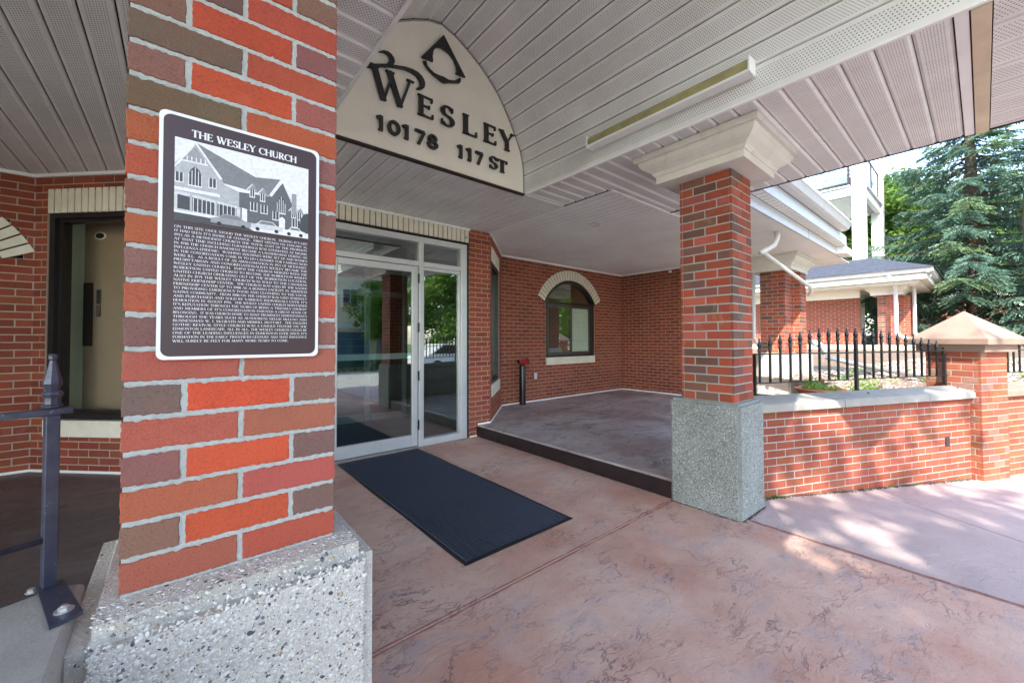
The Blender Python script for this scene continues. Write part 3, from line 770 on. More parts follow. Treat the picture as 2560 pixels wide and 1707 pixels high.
# left back wall with another arch (only its last stones are in view)
w3 = thing('brick_wall', 'dark red brick wall at the far left edge with cream arch stones', 'wall', (-2, 5.453, .15))
cut = arch_window(w3, (-3.4, 5.453, 0), (1, 0, 0), -1.93+3.4, .71, .955, 2.03, .43)
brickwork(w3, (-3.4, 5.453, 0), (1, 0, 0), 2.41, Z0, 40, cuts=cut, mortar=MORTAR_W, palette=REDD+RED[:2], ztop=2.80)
linear_trim(w3, (-3.4, 5.453, 0), (1, 0, 0), 2.41, ZC-.028, ZC+.002, .004, .022); linear_trim(w3, (-3.4, 5.453, 0), (1, 0, 0), 2.41, .150, .170, .004, .016)
m = MB(); m.cbox((-1.013, .15, 0), (-.985, 2.76, .0), .0) if False else None

wsl = thing('brick_wall', 'brick side wall closing the left recess, outside the left edge', 'wall', (-4.4, 4, .15))
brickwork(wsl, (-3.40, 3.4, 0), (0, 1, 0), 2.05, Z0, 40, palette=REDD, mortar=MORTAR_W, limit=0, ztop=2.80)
# ------------------------------------------------------------------ entrance: lintel, frame, door
we = thing('entrance_surround', 'cream soldier brick lintel and dark reveals above the glass entrance', 'lintel', (1.7, 4.44, 2.6))
n = 37; s = (2.976-.50)/n
for i in range(n):
    m = MB(); m.cbox((.50+i*s+.0058, 4.430+rnd.uniform(-.001, .001), 2.603), (.50+(i+1)*s-.0058, 4.5, 2.765), .002); m.build('lintel_brick', STONE, we)
m = MB(); m.box((.5, 4.446, 2.59), (2.985, 4.6, 2.80)); m.box((2.949, 4.452, 0), (2.984, 4.6, 2.59)); m.build('lintel_joint', plainc('dark_joint', (.045, .038, .032)), we)
linear_trim(we, (.5, 4.44, 0), (1, 0, 0), 2.49, ZC-.025, ZC+.002, .004, .02)
FY = 4.44
ef = thing('entrance_glazing', 'silver aluminium entrance frame with transoms and sidelights', 'door frame', (1.7, FY, 0))
def abox(x0, z0, x1, z1, y0=FY, y1=FY+.11, name='rail', par=ef, mat=ALU):
    m = MB(); m.cbox((x0, y0, z0), (x1, y1, z1), .003); return m.build(name, mat, par)
for (x0, x1) in ((.52, .60), (1.155, 1.222), (2.250, 2.312), (2.858, 2.947)): abox(x0, 0.0, x1, 2.571, name='mullion')
for (x0, x1) in ((.602, 1.153), (1.224, 2.248), (2.314, 2.856)):
    abox(x0, 2.500, x1, 2.571, name='head'); abox(x0, 2.205, x1, 2.265, name='transom_bar')
for (x0, x1) in ((.602, 1.153), (2.314, 2.856)):
    abox(x0, 0.0, x1, .085, name='bottom_rail'); abox(x0, 2.165, x1, 2.203, FY+.02, FY+.09)
    m = MB(); m.box((x0+.002, FY+.05, .087), (x1-.002, FY+.056, 2.163)); m.build('pane', GLASS, ef)
abox(2.835, .087, 2.856, 2.163, FY+.02, FY+.09, name='glazing_bead'); abox(2.314, .087, 2.326, 2.163, FY+.02, FY+.09, name='glazing_bead')
for (x0, x1) in ((.602, 1.153), (1.224, 2.248), (2.314, 2.856)):
    m = MB(); m.box((x0, FY+.05, 2.267), (x1, FY+.056, 2.498)); m.build('pane', GLASS, ef)
abox(1.224, -.02, 2.248, .012, FY-.02, FY+.10, name='threshold', mat=STEEL)
dr = thing('glass_door', 'silver framed glass entrance door hinged on its right side', 'door', (1.7, FY, 0))
DY0, DY1 = FY+.012, FY+.06
for (x0, z0, x1, z1, nm) in ((1.230, .02, 1.30, 2.198, 'stile'), (2.170, .02, 2.238, 2.198, 'stile'), (1.302, 2.125, 2.168, 2.198, 'top_rail'), (1.302, .02, 2.168, .155, 'kick_rail')):
    m = MB(); m.cbox((x0, DY0, z0), (x1, DY1, z1), .003); m.build(nm, ALU, dr)
m = MB(); m.box((1.302, FY+.034, .157), (2.168, FY+.040, 2.123)); m.build('pane', GLASS, dr)
m = MB(); m.cbox((1.302, FY+.046, 1.075), (2.168, FY+.075, 1.145), .004); m.build('push_bar', ALU, dr)
for z in (.21, .805, 1.393, 1.993):
    m = MB(); m.tube([(2.243, FY-.006, z), (2.243, FY-.006, z+.12)], .0085, 10); m.box((2.236, FY-.002, z+.01), (2.2495, FY+.012, z+.11)); m.build('hinge', PIPEK, dr)
m = MB(); m.cbox((1.34, FY+.045, 1.66), (1.43, FY+.048, 1.80), .001); o = m.build('notice', TERRA, dr, label='small orange and black notice stuck inside the glass')
m = MB(); m.box((1.345, FY+.0405, 1.72), (1.425, FY+.0445, 1.765)); m.build('notice_band', PIPEK, dr)
# vestibule
vb = thing('vestibule', 'dim vestibule with inner glass doors behind the entrance glass', 'vestibule', (1.7, 5.5, 0))
m = MB(); m.mi = 0
m.poly([(.4, 4.56, .004), (3.2, 4.56, .004), (3.2, 8.6, .004), (.4, 8.6, .004)]); m.mi = 1
m.poly([(.4, 4.56, 0), (.4, 8.6, 0), (.4, 8.6, 2.6), (.4, 4.56, 2.6)]); m.poly([(3.1, 4.56, 0), (3.1, 8.6, 0), (3.1, 8.6, 2.6), (3.1, 4.56, 2.6)])
m.poly([(.4, 4.56, 2.6), (3.2, 4.56, 2.6), (3.2, 8.6, 2.6), (.4, 8.6, 2.6)]); m.poly([(.4, 8.6, 0), (3.2, 8.6, 0), (3.2, 8.6, 2.6), (.4, 8.6, 2.6)])
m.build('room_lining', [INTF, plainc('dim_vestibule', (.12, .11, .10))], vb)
for (x0, z0, x1, z1) in ((.5, 0, .58, 2.5), (1.4, 0, 1.48, 2.5), (2.3, 0, 2.38, 2.5), (2.95, 0, 3.03, 2.5), (.6, 2.02, 1.38, 2.1), (1.5, 2.02, 2.28, 2.1), (2.4, 2.02, 2.93, 2.1), (1.5, 0, 2.28, .12), (2.4, 0, 2.93, .1)):
    m = MB(); m.cbox((x0, 6.4, z0), (x1, 6.48, z1), .003); m.build('inner_mullion', ALU, vb)
m = MB(); m.box((.5, 6.43, .0), (3.03, 6.435, 2.5)); m.build('inner_pane', GLASS, vb)

# ------------------------------------------------------------------ soffits
def panel_y(m, x0, x1, y0, y1, z=ZC, g=.005, dp=.009, perf=True):
    """soffit strip running along Y"""
    prof = [(x0, z+dp), (x0+g, z), (x1-g, z), (x1, z+dp), (x1, z+.022), (x0, z+.022)]
    n = len(prof); vs = [(a, y0, b) for a, b in prof]+[(a, y1, b) for a, b in prof]
    fs = [(i, (i+1) % n, (i+1) % n+n, i+n) for i in range(n)]+[tuple(range(n-1, -1, -1)), tuple(range(n, 2*n))]
    W = x1-x0; uv = []
    for q in fs: uv.append([(vs[i][1], (vs[i][0]-x0)*.128/W) for i in q])
    m.add(vs, fs, uv)
def panel_x(m, y0, y1, x0, x1, z=ZC, g=.013, dp=.012):
    prof = [(y0, z+dp), (y0+g, z), (y1-g, z), (y1, z+dp), (y1, z+.022), (y0, z+.022)]
    n = len(prof); vs = [(x0, a, b) for a, b in prof]+[(x1, a, b) for a, b in prof]
    fs = [(i, i+n, (i+1) % n+n, (i+1) % n) for i in range(n)]+[tuple(range(n)), tuple(range(2*n-1, n-1, -1))]
    W = y1-y0; uv = []
    for q in fs: uv.append([(vs[i][0], (vs[i][1]-y0)*.128/W) for i in q])
    m.add(vs, fs, uv)
XC = 1.735; XL, XR = .768, 2.702          # vault spring lines
CL, CR = -.95, 4.42                        # canopy edges
s1 = thing('entry_soffit', 'mauve grey soffit of boards running towards the glass entrance', 'soffit', (1.7, 3.7, ZC))
x = -8.0; sp = .1135
s3 = thing('porch_soffit', 'wide ribbed soffit with downlight over the raised platform and side porch', 'soffit', (5, 4, ZC))
s3l = thing('left_soffit', 'dark mauve soffit over the left platform beside the near column', 'soffit', (-2, 4, ZC))
i = 0
x = XL-.6
while x < 3.29:
    m = MB(); panel_y(m, x+.004, min(x+sp-.004, 3.286), 3.02, 5.7, g=.008, dp=.014); m.build('soffit_board', SOFFIT, s1); x += sp
x = 3.290; sp = .1045
while x < 10.0:
    y0 = 2.385 if x < CR-.05 else 1.68
    m = MB(); panel_y(m, x+.0035, x+sp-.0035, y0, 5.6, g=.003, dp=.012); m.build('soffit_board', SOFFITF, s3); x += sp
x = .166; sp = .133
while x > -6:
    m = MB(); panel_y(m, x-sp+.003, x-.003, 2.385 if x > CL else 1.68, 5.7, dp=.014, g=.010); m.build('soffit_board', SOFFIT, s3l); x -= sp
for (nm, xa, xb, label) in (('canopy_soffit', XR, CR, 'perforated soffit strip round the capital, right of the arched vault'), ('canopy_soffit', CL, XL, 'perforated soffit strip left of the arched vault above the near column')):
    s2 = thing(nm, label, 'soffit', ((xa+xb)/2, 1, ZC))
    y = .068
    while y < 3.0:
        a, b = xa+.02, xb
        if y > 2.30: b = min(xb, 3.285) if xa > 1 else xb; a = a if xa > 1 else .17
        m = MB(); panel_x(m, y+.002, min(y+.1355, 3.008), a, b-.012); m.build('soffit_board', SOFFIT, s2); y += .1375
    # J trims
    m = MB(); m.cbox((xa if xa > 1 else xb-.022, -.73, ZC-.008), ((xa+.022) if xa > 1 else xb, 3.01, ZC+.03), .002); m.build('trim', TRIM, s2)
    # front cross strips
    m = MB(); m.cbox((xa+.024, .018, ZC-.006), (xb-.002, .064, ZC+.02), .002); m.build('trim', TRIM, s2)
    m = MB(); m.cbox((xa+.024, -.050, ZC-.012), (xb-.002, .013, ZC+.02), .002); m.build('fascia_strip', plain('tan_fascia', (.62, .50, .34), .4, var=.15, scale=4) if 'tan_fascia' not in MATS else MATS['tan_fascia'], s2)
    x = xa+.024
    while x < xb-.05:
        m = MB(); panel_y(m, x, min(x+.232, xb-.012), -.75, -.055, dp=.012, g=.012); m.build('soffit_board', SOFFIT, s2); x += .232
    # edge drip (dark line) and fascia
    e = xb-.010 if xa > 1 else xa
    ylen = (-.77, 1.60) 
    m = MB(); m.box((e, -.76, ZC-.006), (e+.010, 2.38, ZC+.005)); m.build('drip_edge', plainc('dark_drip', (.05, .035, .03)), s2)
    m = MB(); m.box((e-.0 if xa > 1 else e-.03, -.77, ZC+.006), (e+.04 if xa > 1 else e+.01, 1.30, ZC+.24)); m.build('fascia', WHITE, s2)
# white J strip at Y=2.38 and Y=3.0
s4 = s3
m = MB(); m.cbox((3.285, 2.352, ZC-.012), (5.0, 2.383, ZC+.02), .003); m.build('trim', TRIM, s3)
m = MB(); m.cbox((XR, 3.003, ZC-.006), (3.285, 3.018, ZC+.02), .002); m.build('trim', TRIM, s3)
m = MB(); m.cbox((3.282, 2.384, ZC-.004), (3.288, 3.003, ZC+.02), .001); m.build('trim', plainc('dark_joint', (.045, .038, .032)), s3)
# vault
half = [(0, 1.285), (.135, 1.250), (.268, 1.185), (.404, 1.104), (.512, 1.022), (.613, .926), (.700, .818), (.777, .698), (.852, .568), (.919, .432), (.952, .315), (.965, .195), (.967, .0)]
arc = [(-a, b) for a, b in reversed(half[1:])]+half
vt = thing('vault_ceiling', 'pointed barrel vault of perforated boards over the entry walk', 'ceiling', (XC, 1.5, 3.4))
for i in range(len(arc)-1):
    (a, b), (c, d) = arc[i], arc[i+1]
    L = math.hypot(c-a, d-b); tx, tz = (c-a)/L, (d-b)/L; nx, nz = -tz, tx  # outward normal (up)
    if nz < 0 and abs(nz) > .5: nx, nz = -nx, -nz
    ox, oz = (nx, nz)
    if (a+c)/2*ox+((b+d)/2)*oz < 0: ox, oz = -ox, -oz
    g, dp = .006, .009
    prof = [(.002, dp), (g+.002, 0), (L-g-.002, 0), (L-.002, dp), (L-.002, .02), (.002, .02)]
    pts = [(XC+a+tx*u+ox*v, ZC+b+tz*u+oz*v) for u, v in prof]
    m = MB(); n = 6; vs = [(p, -.75, q) for p, q in pts]+[(p, 3.012, q) for p, q in pts]
    fs = [(k, (k+1) % n, (k+1) % n+n, k+n) for k in range(n)]+[tuple(range(n-1, -1, -1)), tuple(range(n, 2*n))]
    uv = [[(vs[k][1], prof[k % n][0]*.128/L) for k in q] for q in fs]
    m.add(vs, fs, uv); m.build('vault_board', SOFFIT, vt)
m = MB()
for i in range(len(arc)-1):
    (a, b), (c, d) = arc[i], arc[i+1]; k = 1.035
    m.poly([(XC+a*k, -.75, ZC+b*k+.01), (XC+c*k, -.75, ZC+d*k+.01), (XC+c*k, 3.1, ZC+d*k+.01), (XC+a*k, 3.1, ZC+b*k+.01)])
m.build('vault_backing', plainc('dark_joint', (.045, .038, .032)), vt)
# roof above
rf = thing('canopy_roof', 'charcoal shingled roof over the entry canopy and porches', 'roof', (XC, 2, 4.4))
m = MB()
m.box((CL-.05, -.77, ZC+.25), (.66, 5.9, ZC+.4)); m.box((2.81, -.77, ZC+.25), (CR+.05, 5.9, ZC+.4)); m.box((CR+.05, 1.53, ZC+.26), (8.35, 5.9, ZC+.40)); m.box((-8, 1.2, ZC+.25), (CL-.05, 5.9, ZC+.4))
m.prism([(.60, ZC+.41), (2.87, ZC+.41), (2.87, ZC+1.1), (XC, ZC+1.75), (.60, ZC+1.1)], lambda a, b, d: (a, d, b), 3.2, 5.9)
m.poly([(.3, -.77, ZC+.9), (XC, -.77, ZC+1.7), (XC, 5.9, ZC+1.7), (.3, 5.9, ZC+.9)]); m.poly([(3.17, -.77, ZC+.9), (XC, -.77, ZC+1.7), (XC, 5.9, ZC+1.7), (3.17, 5.9, ZC+.9)])
m.build('roof_deck', SHING, rf)
m = MB(); m.box((-3.6, 5.6, 0), (-.99, 5.75, 2.9)); m.box((-4.2, 1.4, 2.82), (.15, 5.8, 2.84)); m.box((.15, 3.03, 2.82), (3.3, 5.8, 2.84)); m.box((3.3, 2.4, 2.82), (CR, 5.8, 2.84)); m.box((CR, 1.66, 2.82), (10, 5.8, 2.84)); m.box((XR+.02, -.75, 2.82), (CR-.02, 2.4, 2.84)); m.box((CL+.02, -.75, 2.82), (XL-.02, 3.0, 2.84))
m.build('ceiling_backing', plainc('dark_joint', (.045, .038, .032)), rf)

# ------------------------------------------------------------------ serif lettering
T_, t_ = .15, .06
def ell(cx, cy, rx, ry, a0, a1, n=9): return ('e', cx, cy, rx, ry, a0, a1, n)
GL = {
 'A': (.72, [(.04, 0, .35, 1, t_), (.37, 1, .66, 0, T_), (.16, .34, .54, .34, t_)], [(.05, 0, .09), (.66, 0, .11)]),
 'B': (.62, [(.14, 0, .14, 1, T_), (.14, .97, .32, .97, t_), (.14, .52, .34, .52, t_), (.14, .03, .34, .03, t_), ell(.30, .75, .20, .22, -90, 90), ell(.32, .27, .25, .25, -90, 90)], [(.14, 0, .10), (.14, 1, .10)]),
 'C': (.68, [ell(.40, .5, .33, .47, 42, 318, 14), (.65, .66, .65, .93, t_)], []),
 'D': (.74, [(.14, 0, .14, 1, T_), (.14, .97, .32, .97, t_), (.14, .03, .32, .03, t_), ell(.30, .5, .36, .47, -90, 90, 12)], [(.14, 0, .10), (.14, 1, .10)]),
 'E': (.60, [(.14, 0, .14, 1, T_), (.14, .97, .52, .97, t_), (.14, .52, .42, .52, t_), (.14, .03, .55, .03, t_), (.52, .80, .52, .99, t_), (.55, .01, .55, .22, t_), (.42, .44, .42, .60, t_)], [(.12, 0, .09), (.12, 1, .09)]),
 'F': (.56, [(.14, 0, .14, 1, T_), (.14, .97, .52, .97, t_), (.14, .52, .42, .52, t_), (.52, .80, .52, .99, t_), (.42, .44, .42, .60, t_)], [(.14, 0, .11), (.12, 1, .09)]),
 'G': (.74, [ell(.40, .5, .33, .47, 42, 318, 14), (.65, .66, .65, .93, t_), (.63, .05, .63, .42, T_*.9)], [(.63, .42, .10)]),
 'H': (.78, [(.14, 0, .14, 1, T_), (.64, 0, .64, 1, T_), (.14, .52, .64, .52, t_)], [(.14, 0, .10), (.14, 1, .10), (.64, 0, .10), (.64, 1, .10)]),
 'I': (.34, [(.17, 0, .17, 1, T_)], [(.17, 0, .11), (.17, 1, .11)]),
 'J': (.40, [(.22, .1, .22, 1, T_), (.22, .1, .08, -.12, t_)], [(.22, 1, .11)]),
 'K': (.70, [(.14, 0, .14, 1, T_), (.20, .45, .56, 1, t_), (.26, .52, .62, 0, T_)], [(.14, 0, .10), (.14, 1, .10), (.56, 1, .10), (.62, 0, .10)]),
 'L': (.58, [(.14, 0, .14, 1, T_), (.14, .03, .52, .03, t_), (.53, .01, .53, .26, t_)], [(.14, 0, .10), (.14, 1, .10)]),
 'M': (.90, [(.12, 0, .16, 1, t_), (.16, 1, .44, .1, T_), (.44, .1, .72, 1, t_), (.74, 1, .78, 0, T_)], [(.12, 0, .09), (.15, 1, .07), (.78, 0, .10), (.75, 1, .07)]),
 'N': (.80, [(.14, 0, .14, 1, t_), (.14, 1, .64, .02, T_), (.66, 0, .66, 1, t_)], [(.14, 0, .09), (.10, 1, .07), (.66, 1, .09)]),
 'O': (.80, [ell(.40, .5, .33, .47, 0, 360, 18)], []),
 'P': (.58, [(.14, 0, .14, 1, T_), (.14, .97, .30, .97, t_), (.14, .46, .30, .46, t_), ell(.29, .72, .22, .25, -90, 90)], [(.14, 0, .11), (.14, 1, .10)]),
 'Q': (.80, [ell(.40, .5, .33, .47, 0, 360, 18), (.42, .05, .75, -.2, T_*.7)], []),
 'R': (.70, [(.14, 0, .14, 1, T_), (.14, .97, .30, .97, t_), (.14, .49, .30, .49, t_), ell(.29, .73, .21, .24, -90, 90), (.30, .49, .60, 0, T_)], [(.14, 0, .10), (.14, 1, .10), (.62, 0, .08)]),
 'S': (.54, [ell(.28, .74, .18, .23, 30, 270, 9), ell(.27, .27, .20, .24, -150, 90, 9), (.45, .74, .45, .95, t_), (.07, .05, .07, .28, t_)], []),
 'T': (.64, [(.32, 0, .32, 1, T_), (.05, .97, .59, .97, t_), (.05, .78, .05, 1, t_), (.59, .78, .59, 1, t_)], [(.32, 0, .12)]),
 'U': (.74, [(.14, .3, .14, 1, T_), (.60, .3, .60, 1, t_), ell(.37, .30, .23, .29, 180, 360, 10)], [(.14, 1, .10), (.60, 1, .09)]),
 'V': (.70, [(.08, 1, .36, 0, T_), (.36, 0, .62, 1, t_)], [(.09, 1, .10), (.62, 1, .09)]),
 'W': (1.0, [(.08, 1, .30, 0, T_), (.30, 0, .50, .95, t_), (.42, 1, .68, 0, T_), (.68, 0, .92, 1, t_)], [(.09, 1, .10), (.44, 1, .09), (.92, 1, .08)]),
 'X': (.70, [(.08, 1, .60, 0, T_), (.08, 0, .60, 1, t_)], [(.08, 1, .1), (.6, 1, .08), (.08, 0, .08), (.6, 0, .1)]),
 'Y': (.68, [(.08, 1, .34, .45, T_), (.34, .45, .60, 1, t_), (.34, 0, .34, .47, T_)], [(.08, 1, .10), (.60, 1, .09), (.34, 0, .11)]),
 'Z': (.62, [(.08, .97, .54, .97, t_), (.52, .97, .08, .03, T_), (.08, .03, .56, .03, t_), (.08, .78, .08, 1, t_), (.56, 0, .56, .22, t_)], []),
 '0': (.56, [ell(.28, .5, .21, .47, 0, 360, 16)], []), '1': (.40, [(.22, 0, .22, 1, T_), (.22, 1, .08, .86, t_)], [(.22, 0, .12)]),
 '2': (.52, [ell(.25, .74, .19, .23, 160, -30, 9), (.42, .64, .06, .05, t_), (.06, .05, .46, .05, T_*.8)], []),
 '3': (.50, [ell(.22, .75, .17, .22, 130, -90, 9), ell(.21, .27, .21, .25, 90, -140, 9)], []),
 '4': (.54, [(.36, 0, .36, 1, T_), (.36, 1, .04, .3, t_), (.04, .28, .5, .28, t_)], []),
 '5': (.50, [(.12, .55, .14, .97, t_), (.14, .95, .44, .95, T_*.7), ell(.22, .31, .21, .29, 110, -140, 10)], []),
 '6': (.54, [ell(.28, .30, .21, .28, 0, 360, 14), (.08, .32, .40, 1, T_*.7)], []),
 '7': (.50, [(.06, .95, .46, .95, T_*.7), (.45, .95, .18, 0, T_*.8)], []),
 '8': (.52, [ell(.26, .75, .17, .22, 0, 360, 12), ell(.26, .27, .21, .26, 0, 360, 12)], []),
 '9': (.54, [ell(.26, .70, .21, .28, 0, 360, 14), (.46, .68, .14, 0, T_*.7)], []),
 'c': (.50, [ell(.27, .34, .20, .32, 45, 315, 10)], []),
 '.': (.28, [(.12, 0, .12, .14, T_)], []), ',': (.28, [(.13, .12, .07, -.16, T_*.8)], []), "'": (.24, [(.12, .72, .12, 1.02, T_*.7)], []),
 '"': (.36, [(.10, .72, .10, 1.02, T_*.6), (.25, .72, .25, 1.02, T_*.6)], []), '$': (.54, [ell(.28, .72, .18, .2, 30, 270, 8), ell(.27, .28, .20, .22, -150, 90, 8), (.27, -.1, .27, 1.1, t_)], []),
 ' ': (.36, [], [])}
def glyph_quads(ch, boldness=1.0):
    adv, strokes, serifs = GL[ch]; out = []
    def seg(x0, y0, x1, y1, w0, w1=None):
        w1 = w0 if w1 is None else w1; dx, dy = x1-x0, y1-y0; L = math.hypot(dx, dy) or 1; px, py = -dy/L/2, dx/L/2
        out.append([(x0-px*w0, y0-py*w0), (x1-px*w1, y1-py*w1), (x1+px*w1, y1+py*w1), (x0+px*w0, y0+py*w0)])
    for s in strokes:
        if s[0] == 'e':
            _, cx, cy, rx, ry, a0, a1, n = s; pr = None
            for i in range(n+1):
                a = R(a0+(a1-a0)*i/n); w_ = (t_+(T_-t_)*abs(math.cos(a))**1.5)*boldness
                q = (cx+rx*math.cos(a), cy+ry*math.sin(a), w_)
                if pr:
                    ex = (q[0]-pr[0])*.06; ey = (q[1]-pr[1])*.06
                    seg(pr[0]-ex, pr[1]-ey, q[0]+ex, q[1]+ey, pr[2], q[2])
                pr = q
        else: seg(s[0], s[1], s[2], s[3], s[4]*boldness)
    for (x, y, hw) in serifs:
        yy = y+(.025 if y == 0 else -.025 if y == 1 else 0); seg(x-hw*1.1, yy, x+hw*1.1, yy, .05*boldness)
    return adv, out
def text_width(txt, h, track=0): return sum(GL[c][0] for c in txt)*h+track*len(txt)

# ------------------------------------------------------------------ arched sign board
SY = 3.01
sg = thing('entrance_sign', 'cream pointed sign board with black raised address letters under the vault', 'sign', (XC, SY, ZC))
pts = [(XC+a*.985, ZC+b*.99) for a, b in arc]; pts = [(pts[0][0], ZC+.012)]+pts[1:-1]+[(pts[-1][0], ZC+.012)]
m = MB(); m.prism(pts[::-1], lambda a, b, d: (a, d, b), SY, SY+.03); m.build('board', SIGNB, sg)
m = MB(); m.cbox((XL, SY-.008, ZC-.010), (XR, SY+.035, ZC+.006), .002); m.build('bottom_edge', plainc('dark_bronze_edge', (.035, .025, .02)), sg)
m = MB()
for i in range(len(arc)-1):
    (a, b), (c, d) = arc[i], arc[i+1]; k0, k1 = .992, .982
    m.prism([(XC+a*k0, ZC+b*k0), (XC+c*k0, ZC+d*k0), (XC+c*k1, ZC+d*k1), (XC+a*k1, ZC+b*k1)], lambda p, q, dd: (p, dd, q), SY-.004, SY+.004)
m.build('edge_bead', plainc('bead_grey', (.34, .32, .30)), sg)
def letter(quads, x, z, sx, sz, dep=.02, off=.03, name='letter', mat=BLACKP, par=None, slant=0):
    m = MB()
    for k, q in enumerate(quads):
        e = k*.00012
        m.prism([(x+a*sx+b*slant, z+b*sz) for a, b in q][::-1], lambda p, r_, d: (p, d, r_), SY-off-e, SY-off+dep)
    # stand-off pins
    return m.build(name, mat, par or sg)
def pins(spots, par):
    m = MB()
    for x, z in spots: m.tube([(x, SY, z), (x, SY-.014, z)], .008, 8)
    m.build('stand_off_pin', BLACKP, par)
for ch, x0, x1, z0, z1 in (('W', 1.10, 1.46, 3.172, 3.425), ('E', 1.492, 1.648, 3.172, 3.345), ('S', 1.708, 1.852, 3.165, 3.345), ('L', 1.932, 2.100, 3.165, 3.343), ('E', 2.168, 2.325, 3.165, 3.340), ('Y', 2.362, 2.548, 3.158, 3.342)):
    adv, q = glyph_quads(ch, 1.0 if ch != 'W' else .85)
    o = letter(q, x0, z0, (x1-x0)/adv, z1-z0)
    if ch != 'W': pins([((x0+x1)/2-.005, z0+.02), ((x0+x1)/2-.02, z1-.03)], o)
def sans(ch):
    w_ = .19; S = {
     '1': (.55, [(.36, 0, .36, 1), (.36, .96, .12, .82)]), '7': (.72, [(.06, .92, .66, .92), (.64, .92, .28, 0)]),
     '0': (.8, [ell(.38, .5, .27, .41, 0, 360, 18)]), '8': (.78, [ell(.36, .73, .22, .20, 0, 360, 14), ell(.36, .27, .27, .22, 0, 360, 14)])}
    adv, st = S[ch]; out = []
    for s in st:
        if s[0] == 'e':
            _, cx, cy, rx, ry, a0, a1, n = s; pr = None
            for i in range(n+1):
                a = R(a0+(a1-a0)*i/n); q = (cx+rx*math.cos(a), cy+ry*math.sin(a))
                if pr:
                    dx, dy = q[0]-pr[0], q[1]-pr[1]; L = math.hypot(dx, dy); px, py = -dy/L*w_/2, dx/L*w_/2; ex, ey = dx*.12, dy*.12
                    out.append([(pr[0]-ex-px, pr[1]-ey-py), (q[0]+ex-px, q[1]+ey-py), (q[0]+ex+px, q[1]+ey+py), (pr[0]-ex+px, pr[1]-ey+py)])
                pr = q
        else:
            x0, y0, x1, y1 = s; dx, dy = x1-x0, y1-y0; L = math.hypot(dx, dy); px, py = -dy/L*w_/2, dx/L*w_/2
            out.append([(x0-px, y0-py), (x1-px, y1-py), (x1+px, y1+py), (x0+px, y0+py)])
    return adv, out
for ch, x0, x1 in (('1', 1.138, 1.215), ('0', 1.238, 1.355), ('1', 1.350, 1.430), ('7', 1.466, 1.568), ('8', 1.585, 1.695), ('1', 1.868, 1.948), ('1', 1.962, 2.045), ('7', 2.072, 2.165)):
    adv, q = sans(ch); o = letter(q, x0, 2.925, (x1-x0)/adv, .118); pins([((x0+x1)/2, 2.94), ((x0+x1)/2, 3.03)], o)
for ch, x0, x1, z0, z1 in (('S', 2.235, 2.335, 2.930, 3.05), ('T', 2.330, 2.460, 2.925, 3.045)):
    adv, q = glyph_quads(ch, 1.1); letter(q, x0, z0, (x1-x0)/adv, z1-z0)
# swash over the W
def ribbon(pts, z=0):
    out = []; 
    for i in range(len(pts)-1):
        x0, y0, w0 = pts[i]; x1, y1, w1 = pts[i+1]; dx, dy = x1-x0, y1-y0; L = math.hypot(dx, dy); px, py = -dy/L/2, dx/L/2; ex, ey = dx*.08, dy*.08
        out.append([(x0-ex-px*w0, y0-ey-py*w0), (x1+ex-px*w1, y1+ey-py*w1), (x1+ex+px*w1, y1+ey+py*w1), (x0-ex+px*w0, y0-ey+py*w0)])
    return out
sw = ribbon([(1.172, 3.540, .004), (1.205, 3.558, .014), (1.240, 3.560, .026), (1.268, 3.545, .034), (1.278, 3.518, .038), (1.268, 3.492, .036), (1.245, 3.468, .028), (1.222, 3.452, .016), (1.214, 3.442, .012)])
sw += ribbon([(1.075, 3.390, .030), (1.12, 3.405, .026), (1.18, 3.436, .020), (1.24, 3.462, .018), (1.31, 3.483, .018), (1.38, 3.502, .022), (1.44, 3.508, .028), (1.49, 3.502, .036), (1.525, 3.480, .044), (1.540, 3.450, .046), (1.538, 3.420, .036), (1.520, 3.395, .022), (1.492, 3.378, .006)])
letter(sw, 0, 0, 1, 1, name='swash')
# emblem: triangle cut by an open ring
def pm(poly, name):
    m = MB(); m.prism(poly[::-1], lambda a, b, d: (a, d, b), SY-.03, SY-.01); return m.build(name, BLACKP, sg)
pm([(1.740, 3.955), (1.527, 3.664), (1.638, 3.674), (1.632, 3.715), (1.640, 3.765), (1.660, 3.802), (1.690, 3.826), (1.725, 3.834), (1.765, 3.828)], 'emblem')
pm([(1.7405, 3.955), (1.7655, 3.828), (1.805, 3.816), (1.845, 3.786), (1.868, 3.745), (1.876, 3.705), (1.866, 3.668), (1.964, 3.676)], 'emblem')
lc = ribbon([(1.560, 3.642, .030), (1.575, 3.612, .014), (1.605, 3.588, .016), (1.645, 3.570, .018), (1.695, 3.562, .034), (1.745, 3.560, .050), (1.79, 3.568, .022), (1.85, 3.588, .018), (1.895, 3.615, .034), (1.908, 3.640, .02)])
letter(lc, 0, 0, 1, 1, name='emblem')

